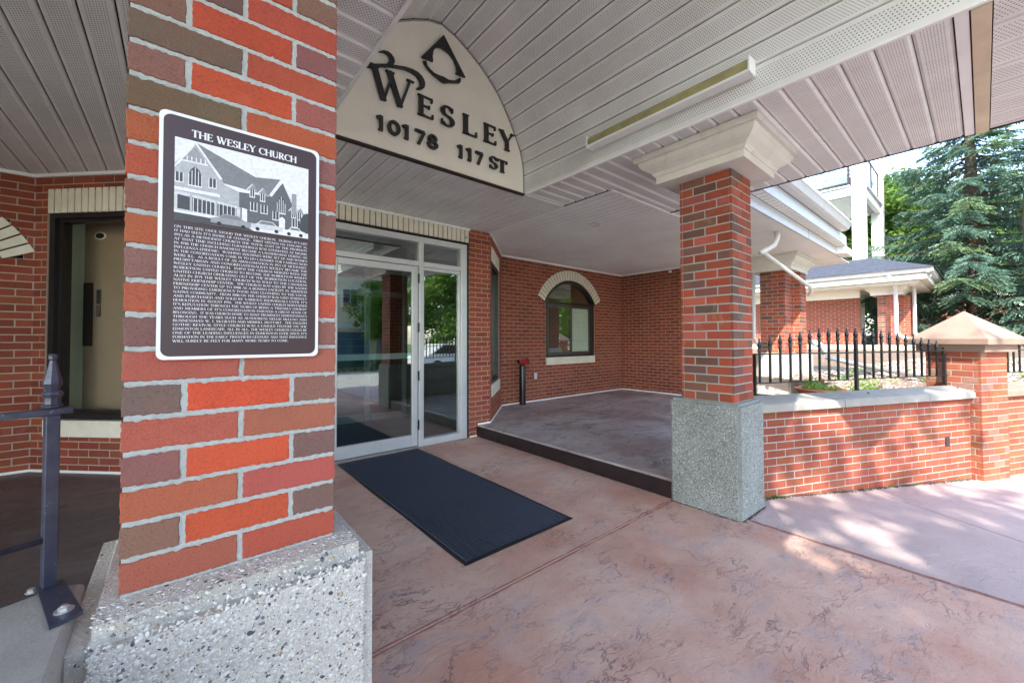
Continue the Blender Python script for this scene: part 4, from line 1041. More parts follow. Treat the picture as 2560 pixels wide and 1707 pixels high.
# ------------------------------------------------------------------ columns
def chamfer_base(parent, x0, y0, x1, y1, z0, z1, c, mat, name='concrete_base', seg=2):
    bm = bmesh.new(); bmesh.ops.create_cube(bm, size=1)
    for q in bm.verts: q.co = Vector(((x0+x1)/2+q.co.x*(x1-x0), (y0+y1)/2+q.co.y*(y1-y0), (z0+z1)/2+q.co.z*(z1-z0)))
    ed = [e for e in bm.edges if not all(v.co.z < z0+.001 for v in e.verts)]
    bmesh.ops.bevel(bm, geom=ed, offset=c, segments=seg, affect='EDGES')
    me = bpy.data.meshes.new(name); bm.to_mesh(me); bm.free(); me.materials.append(mat)
    o = bpy.data.objects.new(name, me); COL.objects.link(o); put(o, parent); return o
def crown(parent, x0, y0, x1, y1, zt=ZC, zb=2.575, s=1.0, mat=CREAM, name='capital'):
    h = zt-zb
    prof = [(0.002, 0), (.13, 0), (.13, .25), (.138, .255), (.145, .31), (.15, .33), (.152, .38), (.172, .44), (.20, .52), (.222, .62), (.232, .74), (.236, .77), (.26, .78), (.26, .985)]
    prof = [(a*s, zb+b*h) for a, b in prof]; m = MB(); rings = []
    for a, z in prof: rings.append([(x0-a, y0-a, z), (x1+a, y0-a, z), (x1+a, y1+a, z), (x0-a, y1+a, z)])
    vs = [q for r_ in rings for q in r_]; fs = []
    for i in range(len(rings)-1):
        for j in range(4): fs.append((i*4+j, i*4+(j+1) % 4, (i+1)*4+(j+1) % 4, (i+1)*4+j))
    fs.append(tuple(range(3, -1, -1))); fs.append(tuple((len(rings)-1)*4+j for j in range(4)))
    m.add(vs, fs); return m.build(name, mat, parent)
c1 = thing('brick_column', 'near brick column carrying the church history plaque on pebbled concrete base', 'column', (.11, 1.25, 0))
PAL1 = {0: [(.44, .10, .065), (.48, .10, .06)], 1: [(.27, .125, .09), (.58, .095, .035), (.19, .13, .105)], 2: [(.48, .115, .06), (.46, .11, .075)],
        3: [(.30, .13, .095), (.62, .10, .038), (.21, .125, .11)], 4: [(.46, .11, .075), (.44, .12, .08)], 5: [(.185, .13, .11), (.62, .095, .038), (.30, .125, .10)],
        6: [(.50, .11, .075), (.45, .12, .085)], 7: [(.19, .115, .10), (.5, .1, .05), (.28, .12, .10)], 8: [(.5, .115, .055), (.52, .11, .05)],
        9: [(.27, .14, .11), (.5, .1, .05), (.27, .13, .105)], 10: [(.50, .12, .045), (.45, .09, .05)], 11: [(.24, .12, .085), (.5, .1, .05), (.28, .12, .1)],
        12: [(.46, .11, .045), (.46, .10, .05)], 13: [(.48, .12, .05), (.52, .10, .045), (.30, .12, .10)], 14: [(.17, .115, .075), (.48, .095, .045)],
        15: [(.28, .12, .09), (.58, .085, .035), (.33, .12, .10)], 16: [(.155, .11, .08), (.50, .09, .04)], 17: [(.20, .12, .09), (.58, .085, .035), (.30, .12, .10)],
        18: [(.15, .11, .085), (.50, .095, .045)], 19: [(.21, .14, .105), (.50, .085, .04), (.24, .15, .12)]}
def pick1(r_, ci):
    q = PAL1.get(r_)
    c = q[ci] if q and ci < len(q) else column_pick(r_, ci)
    return (c[0]*.90, c[1]*.91, c[2]*.97)
def pat1(L):
    def p(r_): return [(0, .189), (.189, L)] if r_ % 2 == 0 else [(0, .092), (.092, .288), (.288, L)]
    return p
x0, y0, x1, y1 = -.082, 1.055, .303, 1.44
m = MB(); m.box((x0+.003, y0+.0025, .82), (x1-.003, y1-.003, .82+26*.067)); m.build('mortar_core', MORTAR, c1)
brickwork(c1, (x0, y0+.0025, 0), (1, 0, 0), x1-x0, .815, 26, pattern=pat1(x1-x0), pick=pick1, limit=120, backing=False, fancy=True, proud=.003, wobble=True)
for (O, t, L) in (((x0+.003, y1-.022, 0), (0, -1, 0), y1-y0-.044), ((x1-.003, y0+.022, 0), (0, 1, 0), y1-y0-.044), ((x1, y1-.003, 0), (-1, 0, 0), x1-x0)):
    brickwork(c1, O, t, L, .815, 26, pattern=column_pattern(L), pick=column_pick, limit=50, backing=False, proud=.003)
# rough mortar ooze on the front joints
m = MB()
for r_ in range(27):
    z = .815+r_*.067; n = 60
    for i in range(n):
        u = x0+.003+(x1-x0-.006)*i/n; du = (x1-x0-.006)/n; a = rnd.uniform(.0035, .0062); b = rnd.uniform(.0035, .0062); dd = rnd.uniform(.0005, .0022)
        m.add([(u, y0+.003, z-a), (u+du, y0+.003, z-a), (u+du, y0+.003-dd, z-a*.6), (u, y0+.003-dd, z-a*.6), (u+du, y0+.003-dd, z+b*.6), (u, y0+.003-dd, z+b*.6), (u+du, y0+.003, z+b), (u, y0+.003, z+b)],
              [(0, 1, 2, 3), (3, 2, 4, 5), (5, 4, 6, 7)])
tag(m.build('rough_pointing', MORTAR, c1), kind='stuff')
b1 = chamfer_base(c1, x0-.060, y0-.105, x1+.070, y1+.06, -.02, .815, .034, AGG, seg=5)
crown(c1, x0, y0, x1, y1, zb=.815+26*.067)
# pebbles proud of the base's front and top
m = MB(); ico = bmesh.new(); bmesh.ops.create_icosphere(ico, subdivisions=1, radius=1); IV = [v.co.copy() for v in ico.verts]; IF = [tuple(v.index for v in fc.verts) for fc in ico.faces]; ico.free()
def pebble(m, c, n, r_):
    n = Vector(n); a = n.orthogonal().normalized(); b = n.cross(a); ang = rnd.random()*6.3; a2 = a*math.cos(ang)+b*math.sin(ang); b2 = n.cross(a2); k = rnd.uniform(.5, .9); h = rnd.uniform(.22, .4)
    m.add([tuple(Vector(c)+a2*v.x*r_+b2*v.y*r_*k+n*v.z*r_*h) for v in IV], IF)
X0, X1, Y0, Y1 = x0-.060, x1+.070, y0-.105, y1+.06
for _ in range(9000):
    r_ = rnd.choice((.0018, .002, .0025, .003, .0035, .0045)) if rnd.random() < .93 else rnd.uniform(.005, .0075)
    q = rnd.random()
    if q < .90: c = (rnd.uniform(X0+.03, X1-.03), Y0+r_*.06, .79-(rnd.random()**1.0)*.46); n = (0, -1, 0)
    elif q < .96: c = (rnd.uniform(X0+.03, X1-.03), rnd.uniform(Y0+.036, Y0+.10), .815-r_*.06); n = (0, 0, 1)
    else:
        tt = rnd.random()*math.pi/2; n = (0, -math.cos(tt), math.sin(tt)); c = (rnd.uniform(X0+.03, X1-.03), Y0+.034-.0337*math.cos(tt), .781+.0337*math.sin(tt))
    pebble(m, c, n, r_)
tag(m.build('base_pebbles', PEB, c1, True), kind='stuff')
# plaque
pq = thing('history_plaque', 'maroon and white history plaque with church photograph on the near column', 'plaque', (.11, 1.04, 1.5))
PX0, PX1, PZ0, PZ1, PY = -.034, .259, 1.262, 1.761, y0-.008
def rrect(a, b, c, d, r_, n=6):
    out = []
    for cx, cz, s in ((c-r_, d-r_, 0), (a+r_, d-r_, 90), (a+r_, b+r_, 180), (c-r_, b+r_, 270)):
        for i in range(n+1): q = R(s+90*i/n); out.append((cx+r_*math.cos(q), cz+r_*math.sin(q)))
    return out
frY = lambda a, b, d: (a, d, b)
m = MB(); m.prism(rrect(PX0, PZ0, PX1, PZ1, .012), frY, PY-.006, PY+.004); m.build('white_edge', PLAQW, pq)
m = MB(); m.prism(rrect(PX0+.0065, PZ0+.0065, PX1-.0065, PZ1-.0065, .014), frY, PY-.0066, PY-.005); m.build('face', PLAQ, pq)
FYP = PY-.0068
def put_text(m, txt, x, z, h, width=None, wide=1.0, bold=1.0, center=None):
    tw = sum(GL[c][0] for c in txt)*h*wide; k = wide
    if width: k = wide*width/tw
    elif center is not None: x = center-tw/2
    for ci, ch in enumerate(txt):
        adv, q = glyph_quads(ch, bold)
        for j, p in enumerate(q): m.poly([(x+a*h*k, FYP-(j % 7)*.00003, z+b*h) for a, b in p])
        x += adv*h*k
m = MB(); put_text(m, 'THE WESLEY CHURCH', .016, 1.7185, .0150, width=.1935, bold=1.25)
m.build('heading_lettering', PLAQW, pq)
LINES = """ON THIS SITE ONCE STOOD THE WESLEY CHURCH.  DURING IT'S LIFE
IT HAD SEEN IT'S SHARE OF CHANGE.  FIRST OPENED ON JANUARY 26,
1913 AS A METHODIST CHURCH THE TOTAL COST OF THE PROPERTY
AT THAT TIME INCLUDING FURNISHINGS WAS ESTIMATED AT $40,000.
IN 1918 THE CHURCH BASEMENT BECAME A LAUNDROMAT DURING AN
INFLUENZA EPIDEMIC.  WASHING MACHINES WERE SET UP AND WOMEN
IN THE CONGREGATION CAME IN TO DO LAUNDRY FOR FAMILIES WHO
WERE ILL.  AS A RESULT OF AN AMALGAMATION IN 1925 OF METHODIST,
PRESBYTARIAN AND CONGREGATIONALISTS WESLEY BECAME THE
WESLEY UNITED CHURCH.  IN1971 THE CHURCH MERGED WITH THE
ROBERTSON UNITED CHURCH TO BECOME THE ROBERTSON WESLEY
UNITED CHURCH OPERATING OUT OF THE ROBERTSON LOCATION.
ALSO IN 1971 THE WESLEY CHURCH WAS SOLD TO THE CANADIAN
NATIVE FRIENDSHIP CENTER.  THE CHURCH WAS USED BY THE NATIVE
FRIENDSHIP CENTER UP TO 1988 AS A BOXING FACILITY IN ADDITION
TO PROVIDING EMERGENCY FOOD AND CLOTHING TO THE LOCAL
NATIVE COMMUNITY.  FROM 1988 ON THE CHURCH WAS USED SPARINGLY
AND PURCHASED AND SOLD BY VARIOUS INDIVIDUALS UNTIL IT'S
DEMOLITION IN AUGUST 1996.  THE WESLEY UNITED CHURCH MAINTAINED
IT'S REPUTATION THROUGH THE YEARS OF BEING A "FRIENDLY CHURCH"
AND MEMBERS OF IT'S CONGREGATION ENJOYED A GREAT SENSE OF
BELONGING.  IT WAS CHURCH HOME TO MANY PROMINENT EDMONTONIAN'S
THROUGH THE YEARS SUCH AS AUTHORESS NELLIE McLUNG AND
BUSINESSMAN W. J. McGRATH AND MERRILL MUTTART.  THE ENGLISH
GOTHIC REVIVAL STYLE CHURCH WAS A UNIQUE FIXTURE ON THE
EDMONTON LANDSCAPE. ALL IN ALL, THE WESLEY CHURCH COULD BE
ONE OF THE LEADING INFLUENCES IN EDMONTON EVER SINCE IT'S
FORMATION IN THE EARLY TWENTIETH CENTURY AND THAT INFLUENCE
WILL SURELY BE FELT FOR MANY MORE YEARS TO COME.""".split('\n')
m = MB(); dz = (1.5335-1.297)/(len(LINES)-1+.72); 
for i, s in enumerate(LINES):
    put_text(m, s, -.0095, 1.5335-dz*(i+.72), dz*.60, width=.2435 if i < len(LINES)-1 else .205, bold=.82)
m.build('body_lettering', PLAQW, pq)
# printed photograph (flat print)
ph = MB(); 
A0, A1, B0, B1 = -.010, .235, 1.543, 1.711
def pp(u, v): return (A0+(A1-A0)*u, B0+(B1-B0)*v)
layer = [0]
mats_g = [G[.02], G[.06], G[.12], G[.2], G[.3], G[.42], G[.58], G[.75]]; gi = {.02: 0, .06: 1, .12: 2, .2: 3, .3: 4, .42: 5, .58: 6, .75: 7}
def P2(pts, g):
    layer[0] += 1; ph.mi = gi[g]; ph.poly([(pp(u, v)[0], FYP-layer[0]*.000012, pp(u, v)[1]) for u, v in pts])
def PR(u0, v0, u1, v1, g): P2([(u0, v0), (u1, v0), (u1, v1), (u0, v1)], g)
PR(0, 0, 1, 1, .75)
P2([(.13, .98), (.0, .68), (.0, .30), (.33, .30), (.33, .58)], .42)           # front gable wall
P2([(.135, .985), (.56, .72), (.76, .76), (.70, .50), (.33, .55), (.31, .60)], .2)   # long roof
P2([(.33, .30), (.44, .25), (.44, .48), (.30, .55), (.30, .30)], .42)
P2([(.44, .10), (.99, .06), (.99, .28), (.90, .33), (.86, .45), (.78, .72), (.68, .50), (.44, .48)], .12)  # side wall
P2([(.76, .76), (.67, .52), (.69, .50), (.785, .74)], .75)                   # white barge boards
P2([(.125, .985), (.14, .985), (.32, .60), (.30, .59)], .75); P2([(.0, .66), (.0, .63), (.045, .72), (.13, .96), (.12, .985)], .75)
P2([(.045, .74), (.215, .74), (.13, .93)], .3); PR(.045, .725, .215, .745, .75)
for i in range(5): PR(.075+.03*i, .745, .083+.03*i, .80, .75)
def gothic(u, v, w_, h, g1=.75, g2=.06):
    n = 8; P2([(u, v), (u+w_, v), (u+w_, v+h*.55), (u+w_*.85, v+h*.8), (u+w_/2, v+h), (u+w_*.15, v+h*.8), (u, v+h*.55)], g2)
    for i in range(5): PR(u+w_*(i/4)-.002, v, u+w_*(i/4)+.003, v+h*(.55+.4*(1-abs(i-2)/2.2)), g1)
    PR(u-.005, v-.012, u+w_+.005, v+.004, g1)
gothic(.09, .45, .085, .24); gothic(.735, .30, .065, .24)
def winn(u, v, w_=.05, h=.11):
    PR(u, v, u+w_, v+h, .06); 
    for k in (0, .5, 1): PR(u+w_*k-.003, v, u+w_*k+.003, v+h, .75)
    PR(u-.004, v-.012, u+w_+.004, v, .75)
for u, v in ((.005, .47), (.225, .47), (.525, .27), (.605, .26), (.70, .20), (.86, .14), (.905, .13)): winn(u, v)
for u, v in ((.52, .50), (.60, .47), (.855, .32), (.905, .30)):
    P2([(u-.02, v+.04), (u+.06, v+.02), (u+.03, v+.12)], .3); winn(u, v-.05, .035, .10); P2([(u-.03, v+.03), (u+.018, v+.125), (u+.022, v+.115), (u-.02, v+.03)], .75)
PR(.0, .36, .30, .40, .75); P2([(.0, .12), (.45, .08), (.45, .28), (.0, .36)], .58)
P2([(.02, .14), (.42, .11), (.42, .26), (.02, .31)], .06)
for i in range(11): PR(.12+.029*i, .12, .125+.029*i, .29, .75)
PR(.10, .12, .115, .33, .42); PR(.27, .11, .285, .30, .42)
P2([(.46, .10), (.50, .10), (.50, .27), (.46, .28)], .75); P2([(.75, .08), (.80, .08), (.80, .22), (.775, .25), (.75, .22)], .75)
PR(.855, .30, .895, .60, .3); P2([(.92, .05), (1, .05), (1, .36), (.96, .34), (.93, .25)], .06)
P2([(0, 0), (1, 0), (1, .07), (.5, .10), (0, .12)], .75); P2([(0, 0), (.55, 0), (.46, .07), (0, .09)], .06)
def car(u, v, w_, h, g): 
    P2([(u, v), (u+w_, v), (u+w_, v+h*.5), (u+w_*.82, v+h*.6), (u+w_*.68, v+h), (u+w_*.3, v+h), (u+w_*.18, v+h*.6), (u, v+h*.45)], g)
    P2([(u+w_*.22, v+h*.6), (u+w_*.76, v+h*.6), (u+w_*.66, v+h*.92), (u+w_*.32, v+h*.92)], .2)
    for k in (.2, .8):
        c = pp(u+w_*k, v); layer[0] += 1; ph.mi = 0; ph.poly([(c[0]+.0042*math.cos(q*.785), FYP-layer[0]*.000012, c[1]+.0042*math.sin(q*.785)) for q in range(8)])
car(.24, .03, .29, .13, .3); car(.53, .035, .25, .12, .58); car(.80, .03, .17, .10, .75)
ph.build('printed_photograph', mats_g, pq)

# far entry column
c2 = thing('brick_column', 'brick column at the step with cream capital, grey aggregate base', 'column', (3.3, 1.38, 0))
x0, y0, x1, y1 = 3.12, 1.18, 3.485, 1.58
brick_pier(c2, x0, y0, x1, y1, .828, 26, column_pick, 120, mort=MORTAR_G)
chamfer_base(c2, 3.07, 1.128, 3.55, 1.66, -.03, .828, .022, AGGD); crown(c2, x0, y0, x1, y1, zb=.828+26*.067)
m = MB()
for _ in range(7000):
    r_ = rnd.uniform(.003, .0065); q = rnd.random()
    if q < .6: c = (3.07+r_*.05, rnd.uniform(1.15, 1.64), rnd.uniform(.0, .80)); n_ = (-1, 0, 0)
    else: c = (rnd.uniform(3.095, 3.525), 1.128+r_*.05, rnd.uniform(-.01, .80)); n_ = (0, -1, 0)
    pebble(m, c, n_, r_)
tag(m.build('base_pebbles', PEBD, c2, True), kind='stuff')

# porch columns further along
def cluster(label, xa, ya, wa, da, xb, yb, wb_, db, zb, rows, baseb, scale_top, mort=MORTAR_W):
    c = thing('brick_column', label, 'column', (xa, ya, zb))
    brick_pier(c, xa, ya, xa+wa, ya+da, zb, rows, column_pick, 60, mort=mort); brick_pier(c, xb, yb, xb+wb_, yb+db, zb, rows, column_pick, 60, mort=mort)
    chamfer_base(c, xa-.08, ya-.08, xa+wa+.05, ya+da+.06, baseb, zb, .03, AGGL); chamfer_base(c, xb-.04, yb-.08, xb+wb_+.08, yb+db+.06, baseb, zb-.006, .03, AGGL)
    zt = zb+rows*.067
    crown(c, xa, ya, xb+wb_, ya+da, ZC, zt)
    return c
cluster('twin sunlit brick column on pale base behind the iron fence, crossed by downspout', 8.25, 2.264, .405, .395, 8.66, 2.132, .337, .40, 1.05, 22, .3, 1)
cluster('distant twin brick column at the corner of the hip roofed porch', 15.4, 1.562, .40, .40, 15.82, 1.33, .34, .40, 1.13, 21, .5, 1)

# ------------------------------------------------------------------ entablature of the side porch
en = thing('porch_entablature', 'long white stepped cornice and gutter of the side porch', 'cornice', (6.5, 1.5, 3))
m = MB(); m.cbox((CR-.3, 1.65, ZC-.002), (9.3, 1.68, 2.925), .003); m.build('beam_face', WHITE, en)
m = MB(); m.cbox((7.15, 1.6485, ZC), (7.156, 1.652, 2.925), .0005); m.build('joint_line', plainc('dark_joint', (.045, .038, .032)), en)
n = 0; x = CR-.3
while x < 8.9:
    m = MB(); m.cbox((x+.001, 1.53, 2.926), (x+.1225, 1.649, 2.935), .002); m.build('vent_slat', SOFFITF, en)
    m = MB(); m.box((x+.118, 1.545, 2.9245), (x+.1215, 1.635, 2.9265)); m.build('vent_slot', plainc('dark_joint', (.045, .038, .032)), en); x += .1225
m = MB(); m.cbox((CR-.3, 1.515, 2.925), (8.9, 1.53, 3.085), .003); m.build('fascia', WHITE, en)
gp = [(1.515, 3.09), (1.50, 3.075), (1.43, 3.078), (1.395, 3.095), (1.375, 3.135), (1.36, 3.16), (1.345, 3.175), (1.345, 3.20), (1.352, 3.20), (1.352, 3.182), (1.51, 3.182)]
m = MB(); m.prism(gp, lambda a, b, d: (d, a, b), CR-.3, 8.4); m.build('gutter', WHITE, en)
m = MB(); m.cbox((8.9, 1.52, 2.80), (9.4, 1.9, 2.92), .003); m.build('end_board', SOFFITF, en)
dp = thing('downspout', 'cream downspout running diagonally across the twin brick column', 'downspout', (6.3, 1.8, ZC))
m = MB(); m.tube([(6.34, 1.82, 2.79), (6.34, 1.82, 2.70), (6.31, 1.85, 2.60), (6.23, 1.92, 2.535), (6.15, 1.96, 2.50), (6.15, 1.96, 2.47)], .036, 10); m.build('elbow', CREAM, dp, True)
m = MB(); m.tube([(6.15, 1.955, 2.505), (8.86, 2.03, 2.25), (9.04, 2.06, 2.19), (9.03, 2.1, 2.10)], [.030, .033, .033, .03], 10); m.build('diagonal_pipe', CREAM, dp, True)
d2 = thing('downspout', 'white downspout with curved foot at the left edge of the twin column', 'downspout', (8.15, 2.78, 1))
m = MB(); m.tube([(8.20, 2.75, 2.6), (8.20, 2.75, 1.32), (8.24, 2.70, 1.2), (8.34, 2.62, 1.12)], .033, 8); m.build('pipe', WHITE, d2, True)
m = MB(); m.cbox((8.16, 2.71, 1.44), (8.24, 2.79, 1.455), .002); m.build('strap', CREAM, d2)

# ------------------------------------------------------------------ low wall, coping, fence, pier
WT = Vector((.917, -.399, 0)).normalized()
def on_wall(x): return (x, 1.19-.435*(x-3.79), 0)
lw = thing('low_brick_wall', 'low red brick garden wall between base block and capped pier', 'low wall', (5, .7, 0))
O = Vector(on_wall(3.52)); L = (Vector(on_wall(6.30))-O).length
brickwork(lw, O, WT, L, -.155, 13, mortar=MORTAR_G, thick=.19, palette=[(.31, .082, .046), (.33, .092, .052), (.28, .072, .04), (.35, .10, .06)], limit=300, course=.0645)
fr = frame(O, WT); P = lambda a, b, d: fr(a, b, d)
cop = [(.045, .690), (.045, .745), (.030, .758), (-.165, .797), (-.205, .790), (-.21, .70)]
jt = [0.03, 1.155, L+.03]
for a, b in ((.02, 1.153), (1.160, 2.30), (2.307, L+.02)):
    m = MB(); m.prism([(q, r_) for q, r_ in cop], lambda d, z, u: P(u, z, d), a, b); m.build('coping_slab', CONC, lw)
m = MB(); m.cbox((2.60, .22, .002), (2.66, .31, .010), .002, fr=P); m.build('hole', PIPEK, lw, label='small dark chipped hole low in the brickwork')
pr = thing('capped_brick_pier', 'sunlit brick pier with tan pyramid cap at end of low wall', 'brick pier', (6.45, .14, 0))
PO = Vector((6.245, .022, 0)); Wd = .44
pn = Vector((.399, .917, 0))
q = MB(); frp = frame(PO, WT)
q.box((.004, -.16, -Wd+.004), (Wd-.004, 1.163, -.004), lambda u, z, d: frp(u, z, d)); q.build('mortar_core', MORTAR_W, pr)
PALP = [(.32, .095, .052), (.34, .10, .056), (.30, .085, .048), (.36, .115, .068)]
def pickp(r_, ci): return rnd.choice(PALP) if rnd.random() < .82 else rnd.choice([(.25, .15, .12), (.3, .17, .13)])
patp = lambda r_: [(0, .19), (.19, .36), (.36, .44)] if r_ % 2 == 0 else [(0, .10), (.10, .27), (.27, .44)]
for (OO, tt, LL) in ((PO+pn*.004, WT, Wd), (PO+pn*(Wd-.0225)+WT*.004, -pn, Wd-.045), (PO+WT*(Wd-.004)+pn*.0225, pn, Wd-.045), (PO+WT*Wd+pn*(Wd-.004), -WT, Wd)):
    brickwork(pr, OO, tt, LL, -.155, 20, pattern=patp, pick=pickp, limit=70, backing=False, course=.066)
o_ = .105; zc0, zc1 = 1.235, 1.30
m = MB(); a = -o_; b = Wd+o_
ce = frp(Wd/2, 1.60, -Wd/2)
ri = [frp(a, zc0, o_), frp(b, zc0, o_), frp(b, zc0, -b), frp(a, zc0, -b)]
ro_ = [frp(a, zc1, o_), frp(b, zc1, o_), frp(b, zc1, -b), frp(a, zc1, -b)]
m.add(ri+ro_+[ce], [(3, 2, 1, 0), (0, 1, 5, 4), (1, 2, 6, 5), (2, 3, 7, 6), (3, 0, 4, 7), (4, 5, 8), (5, 6, 8), (6, 7, 8), (7, 4, 8)])
cp = m.build('pyramid_cap', CONCP, pr); md = cp.modifiers.new('soft edges', 'BEVEL'); md.width = .008; md.segments = 2
m = MB(); m.box((-.055, 1.163, -Wd-.055), (Wd+.055, 1.236, .055), lambda u, z, d: frp(u, z, d)); m.build('cap_neck', CONCP, pr)
lw2 = thing('low_brick_wall', 'sunlit low brick wall continuing past the capped pier at the right edge', 'low wall', (7.2, -.3, 0))
O2 = PO+WT*(Wd+.0)+pn*.05
brickwork(lw2, O2, WT, 1.9, -.29, 15, mortar=MORTAR_W, thick=.19, palette=PALP, limit=200, course=.0655)
fr2 = frame(O2, WT)
m = MB(); m.prism(cop, lambda d, z, u: fr2(u, z, d), .0, 1.9); m.build('coping_slab', CONCP, lw2)

pr2 = thing('capped_brick_pier', 'farther brick pier hidden behind the capped pier, mirrored in the arched window', 'brick pier', (11.6, .1, 0))
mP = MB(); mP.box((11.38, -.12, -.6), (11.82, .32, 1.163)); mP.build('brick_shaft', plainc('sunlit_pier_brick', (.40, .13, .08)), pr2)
mP = MB(); mP.add([(11.27, -.23, 1.2), (11.93, -.23, 1.2), (11.93, .43, 1.2), (11.27, .43, 1.2), (11.27, -.23, 1.27), (11.93, -.23, 1.27), (11.93, .43, 1.27), (11.27, .43, 1.27), (11.6, .1, 1.56)], [(3, 2, 1, 0), (0, 1, 5, 4), (1, 2, 6, 5), (2, 3, 7, 6), (3, 0, 4, 7), (4, 5, 8), (5, 6, 8), (6, 7, 8), (7, 4, 8)]); mP.build('pyramid_cap', CONCP, pr2)
def spear(m, c, s=1.0, sq=.0065):
    """cast spear finial on a square picket; c = base of collar"""
    x, y, z = c
    prof = [(.9, 0), (1.7, .004), (1.7, .010), (1.1, .013), (1.1, .022), (1.75, .025), (1.75, .030), (.9, .034), (1.35, .045), (1.65, .058), (1.2, .075), (.75, .094), (.45, .108), (.75, .112), (.6, .120), (0.02, .122)]
    k = sq*s
    m.lathe([(a*k*1.5, b*s) for a, b in prof], c, 6)
def fence(label, A, B, posts, npick, tipf, zf=.795, mat=IRON, rails=(1.165, .905), plate=True, skip=()):
    A = Vector((*A, 0)); B = Vector((*B, 0)); t = (B-A).normalized(); L = (B-A).length
    fn = thing('iron_fence', label, 'fence', tuple((A+B)/2))
    fr = frame(A, t)
    m = MB()
    for zr, h in ((rails[0], .012), (rails[1], .010)):
        m = MB(); m.cbox((0, zr-h/2, -.008), (L, zr+h/2, .008), .001, fr=lambda a, b, c: fr(a, b, c)); m.build('rail', mat, fn)
    for i in range(npick):
        u = L*(i+.5)/npick if posts != 'end' else L*i/(npick-1)
        isp = i in skip; sq = .0125 if isp else .0078
        tz = tipf(i)
        m = MB(); m.box((u-sq, zf if isp else rails[1]-.006, -sq), (u+sq, tz-.115, sq), lambda a, b, c: fr(a, b, c)); 
        spear(m, fr(u, tz-.122, 0), 1.0, .0075 if not isp else .009)
        m.build('post' if isp else 'picket', mat, fn)
        if isp and plate:
            m = MB(); m.box((u-.018, zf-.004, -.03), (u+.018, zf+.003, .0), lambda a, b, c: fr(a, b, c))
            m.add([fr(u-.014, zf+.004, 0), fr(u+.014, zf+.004, 0), fr(u+.014, zf-.026, .13), fr(u-.014, zf-.026, .13), fr(u-.014, zf+.0, 0), fr(u+.014, zf+.0, 0), fr(u+.014, zf-.032, .13), fr(u-.014, zf-.032, .13)],
                  [(0, 3, 2, 1), (4, 5, 6, 7), (0, 1, 5, 4), (1, 2, 6, 5), (2, 3, 7, 6), (3, 0, 4, 7)])
            c = fr(u, zf-.022, .10); m.lathe([(.001, .016), (.008, .016), (.008, 0)], c, 6)
            m.build('foot_plate', mat, fn)
    return fn
tips = [1.304, 1.318, 1.336, 1.351, 1.365, 1.383, 1.396, 1.403, 1.405, 1.405, 1.405, 1.400, 1.391, 1.385, 1.370, 1.357, 1.345, 1.328, 1.312, 1.295, 1.277, 1.26]
fA, fB = Vector((3.925, 1.318)), Vector((6.36, .262)); 
# pickets measured along the fence
fl = fence('black iron spear fence arching over the low brick wall', (3.925, 1.318), (6.37, .255), 'mid', 22, lambda i: tips[i], skip=(10, 21))
m = MB(); p = Vector((3.925, 1.318, 0)); m.box((p.x-.012, p.y-.012, .79), (p.x+.012, p.y+.012, 1.17)); m.build('post', IRON, fl)
E2 = Vector((6.37, .255, 0))+WT*.55; E3 = E2+WT*1.4
fence('second black iron fence piece just right of the capped pier', (E2.x, E2.y), (E3.x, E3.y), 'mid', 12, lambda i: 1.27+.008*i, skip=(0,), plate=False)

# ------------------------------------------------------------------ left handrail and coping beside the near column
lc_ = thing('concrete_coping', 'pale concrete coping under the blue railing post, bottom left', 'coping', (-.5, 1.2, .5))
m = MB()
poly = [(-.132, 1.03), (-.128, 1.17), (-.155, 1.212), (-1.6, 1.80), (-1.6, 1.2), (-.90, .93), (-.145, .70)]
poly = [(-.134, .62), (-.142, 1.215), (-.180, 1.232), (-1.8, .62), (-1.8, .2), (-.9, .2)]
n = len(poly); zt = .800
def zz(x, y): return zt-.0
top = [(x, y, zt) for x, y in poly]; bot = [(x, y, .66) for x, y in poly]
m.add(top+bot, [tuple(range(n))[::-1] if False else tuple(range(n)), tuple(range(2*n-1, n-1, -1))]+[(i, n+i, n+(i+1) % n, (i+1) % n) for i in range(n)])
o = m.build('coping_slab', CONC, lc_); md = o.modifiers.new('soft edges', 'BEVEL'); md.width = .012; md.segments = 3
m = MB(); k = [( -.16, .66), (-.16, 1.19), (-.2, 1.21), (-1.75, .6), (-1.75, .3), (-.9, .3)]
m.prism(k, lambda a, b, d: (a, b, d), -.1, .66); m.build('brick_core', MORTAR_G, lc_)
rl = thing('handrail', 'chipped blue railing post with spear finial left of the near column', 'railing', (-.195, 1.22, .8))
px, py = -.1955, 1.222
tR = Vector((-.93, -.37, 0)).normalized(); frr = lambda u, z, d: tuple(Vector((px, py, z))+tR*u+Vector((.37, -.93, 0))*d)
m = MB(); m.cbox((-.0100, .802, -.010), (.0100, 1.150, .010), .0012, fr=frr); m.build('post', BLUEIRON, rl)
m = MB(); m.cbox((-.028, 1.1505, -.011), (1.3, 1.1635, .011), .001, fr=frr); m.build('top_rail', BLUEIRON, rl)
m = MB(); m.tube([frr(.010, .902, 0), frr(1.3, .893, 0)], .0062, 10); m.build('lower_rail', BLUEIRON, rl, True)
m = MB()
fin = [(.9, 0), (1.55, .002), (1.62, .006), (1.30, .010), (1.25, .014), (1.25, .022), (1.50, .026), (1.62, .030), (1.50, .033), (.95, .037), (1.15, .042), (1.50, .050), (1.30, .060), (.95, .074), (.62, .090), (.50, .097), (.70, .100), (.72, .106), (.55, .110), (.01, .111)]
m.lathe([(a*.0098, b) for a, b in fin], (px, py, 1.1635), 8); m.build('finial', BLUEIRON, rl)
m = MB()
A_ = [(-.212, 1.226), (-.176, 1.231), (-.128, 1.066), (-.166, 1.046)]
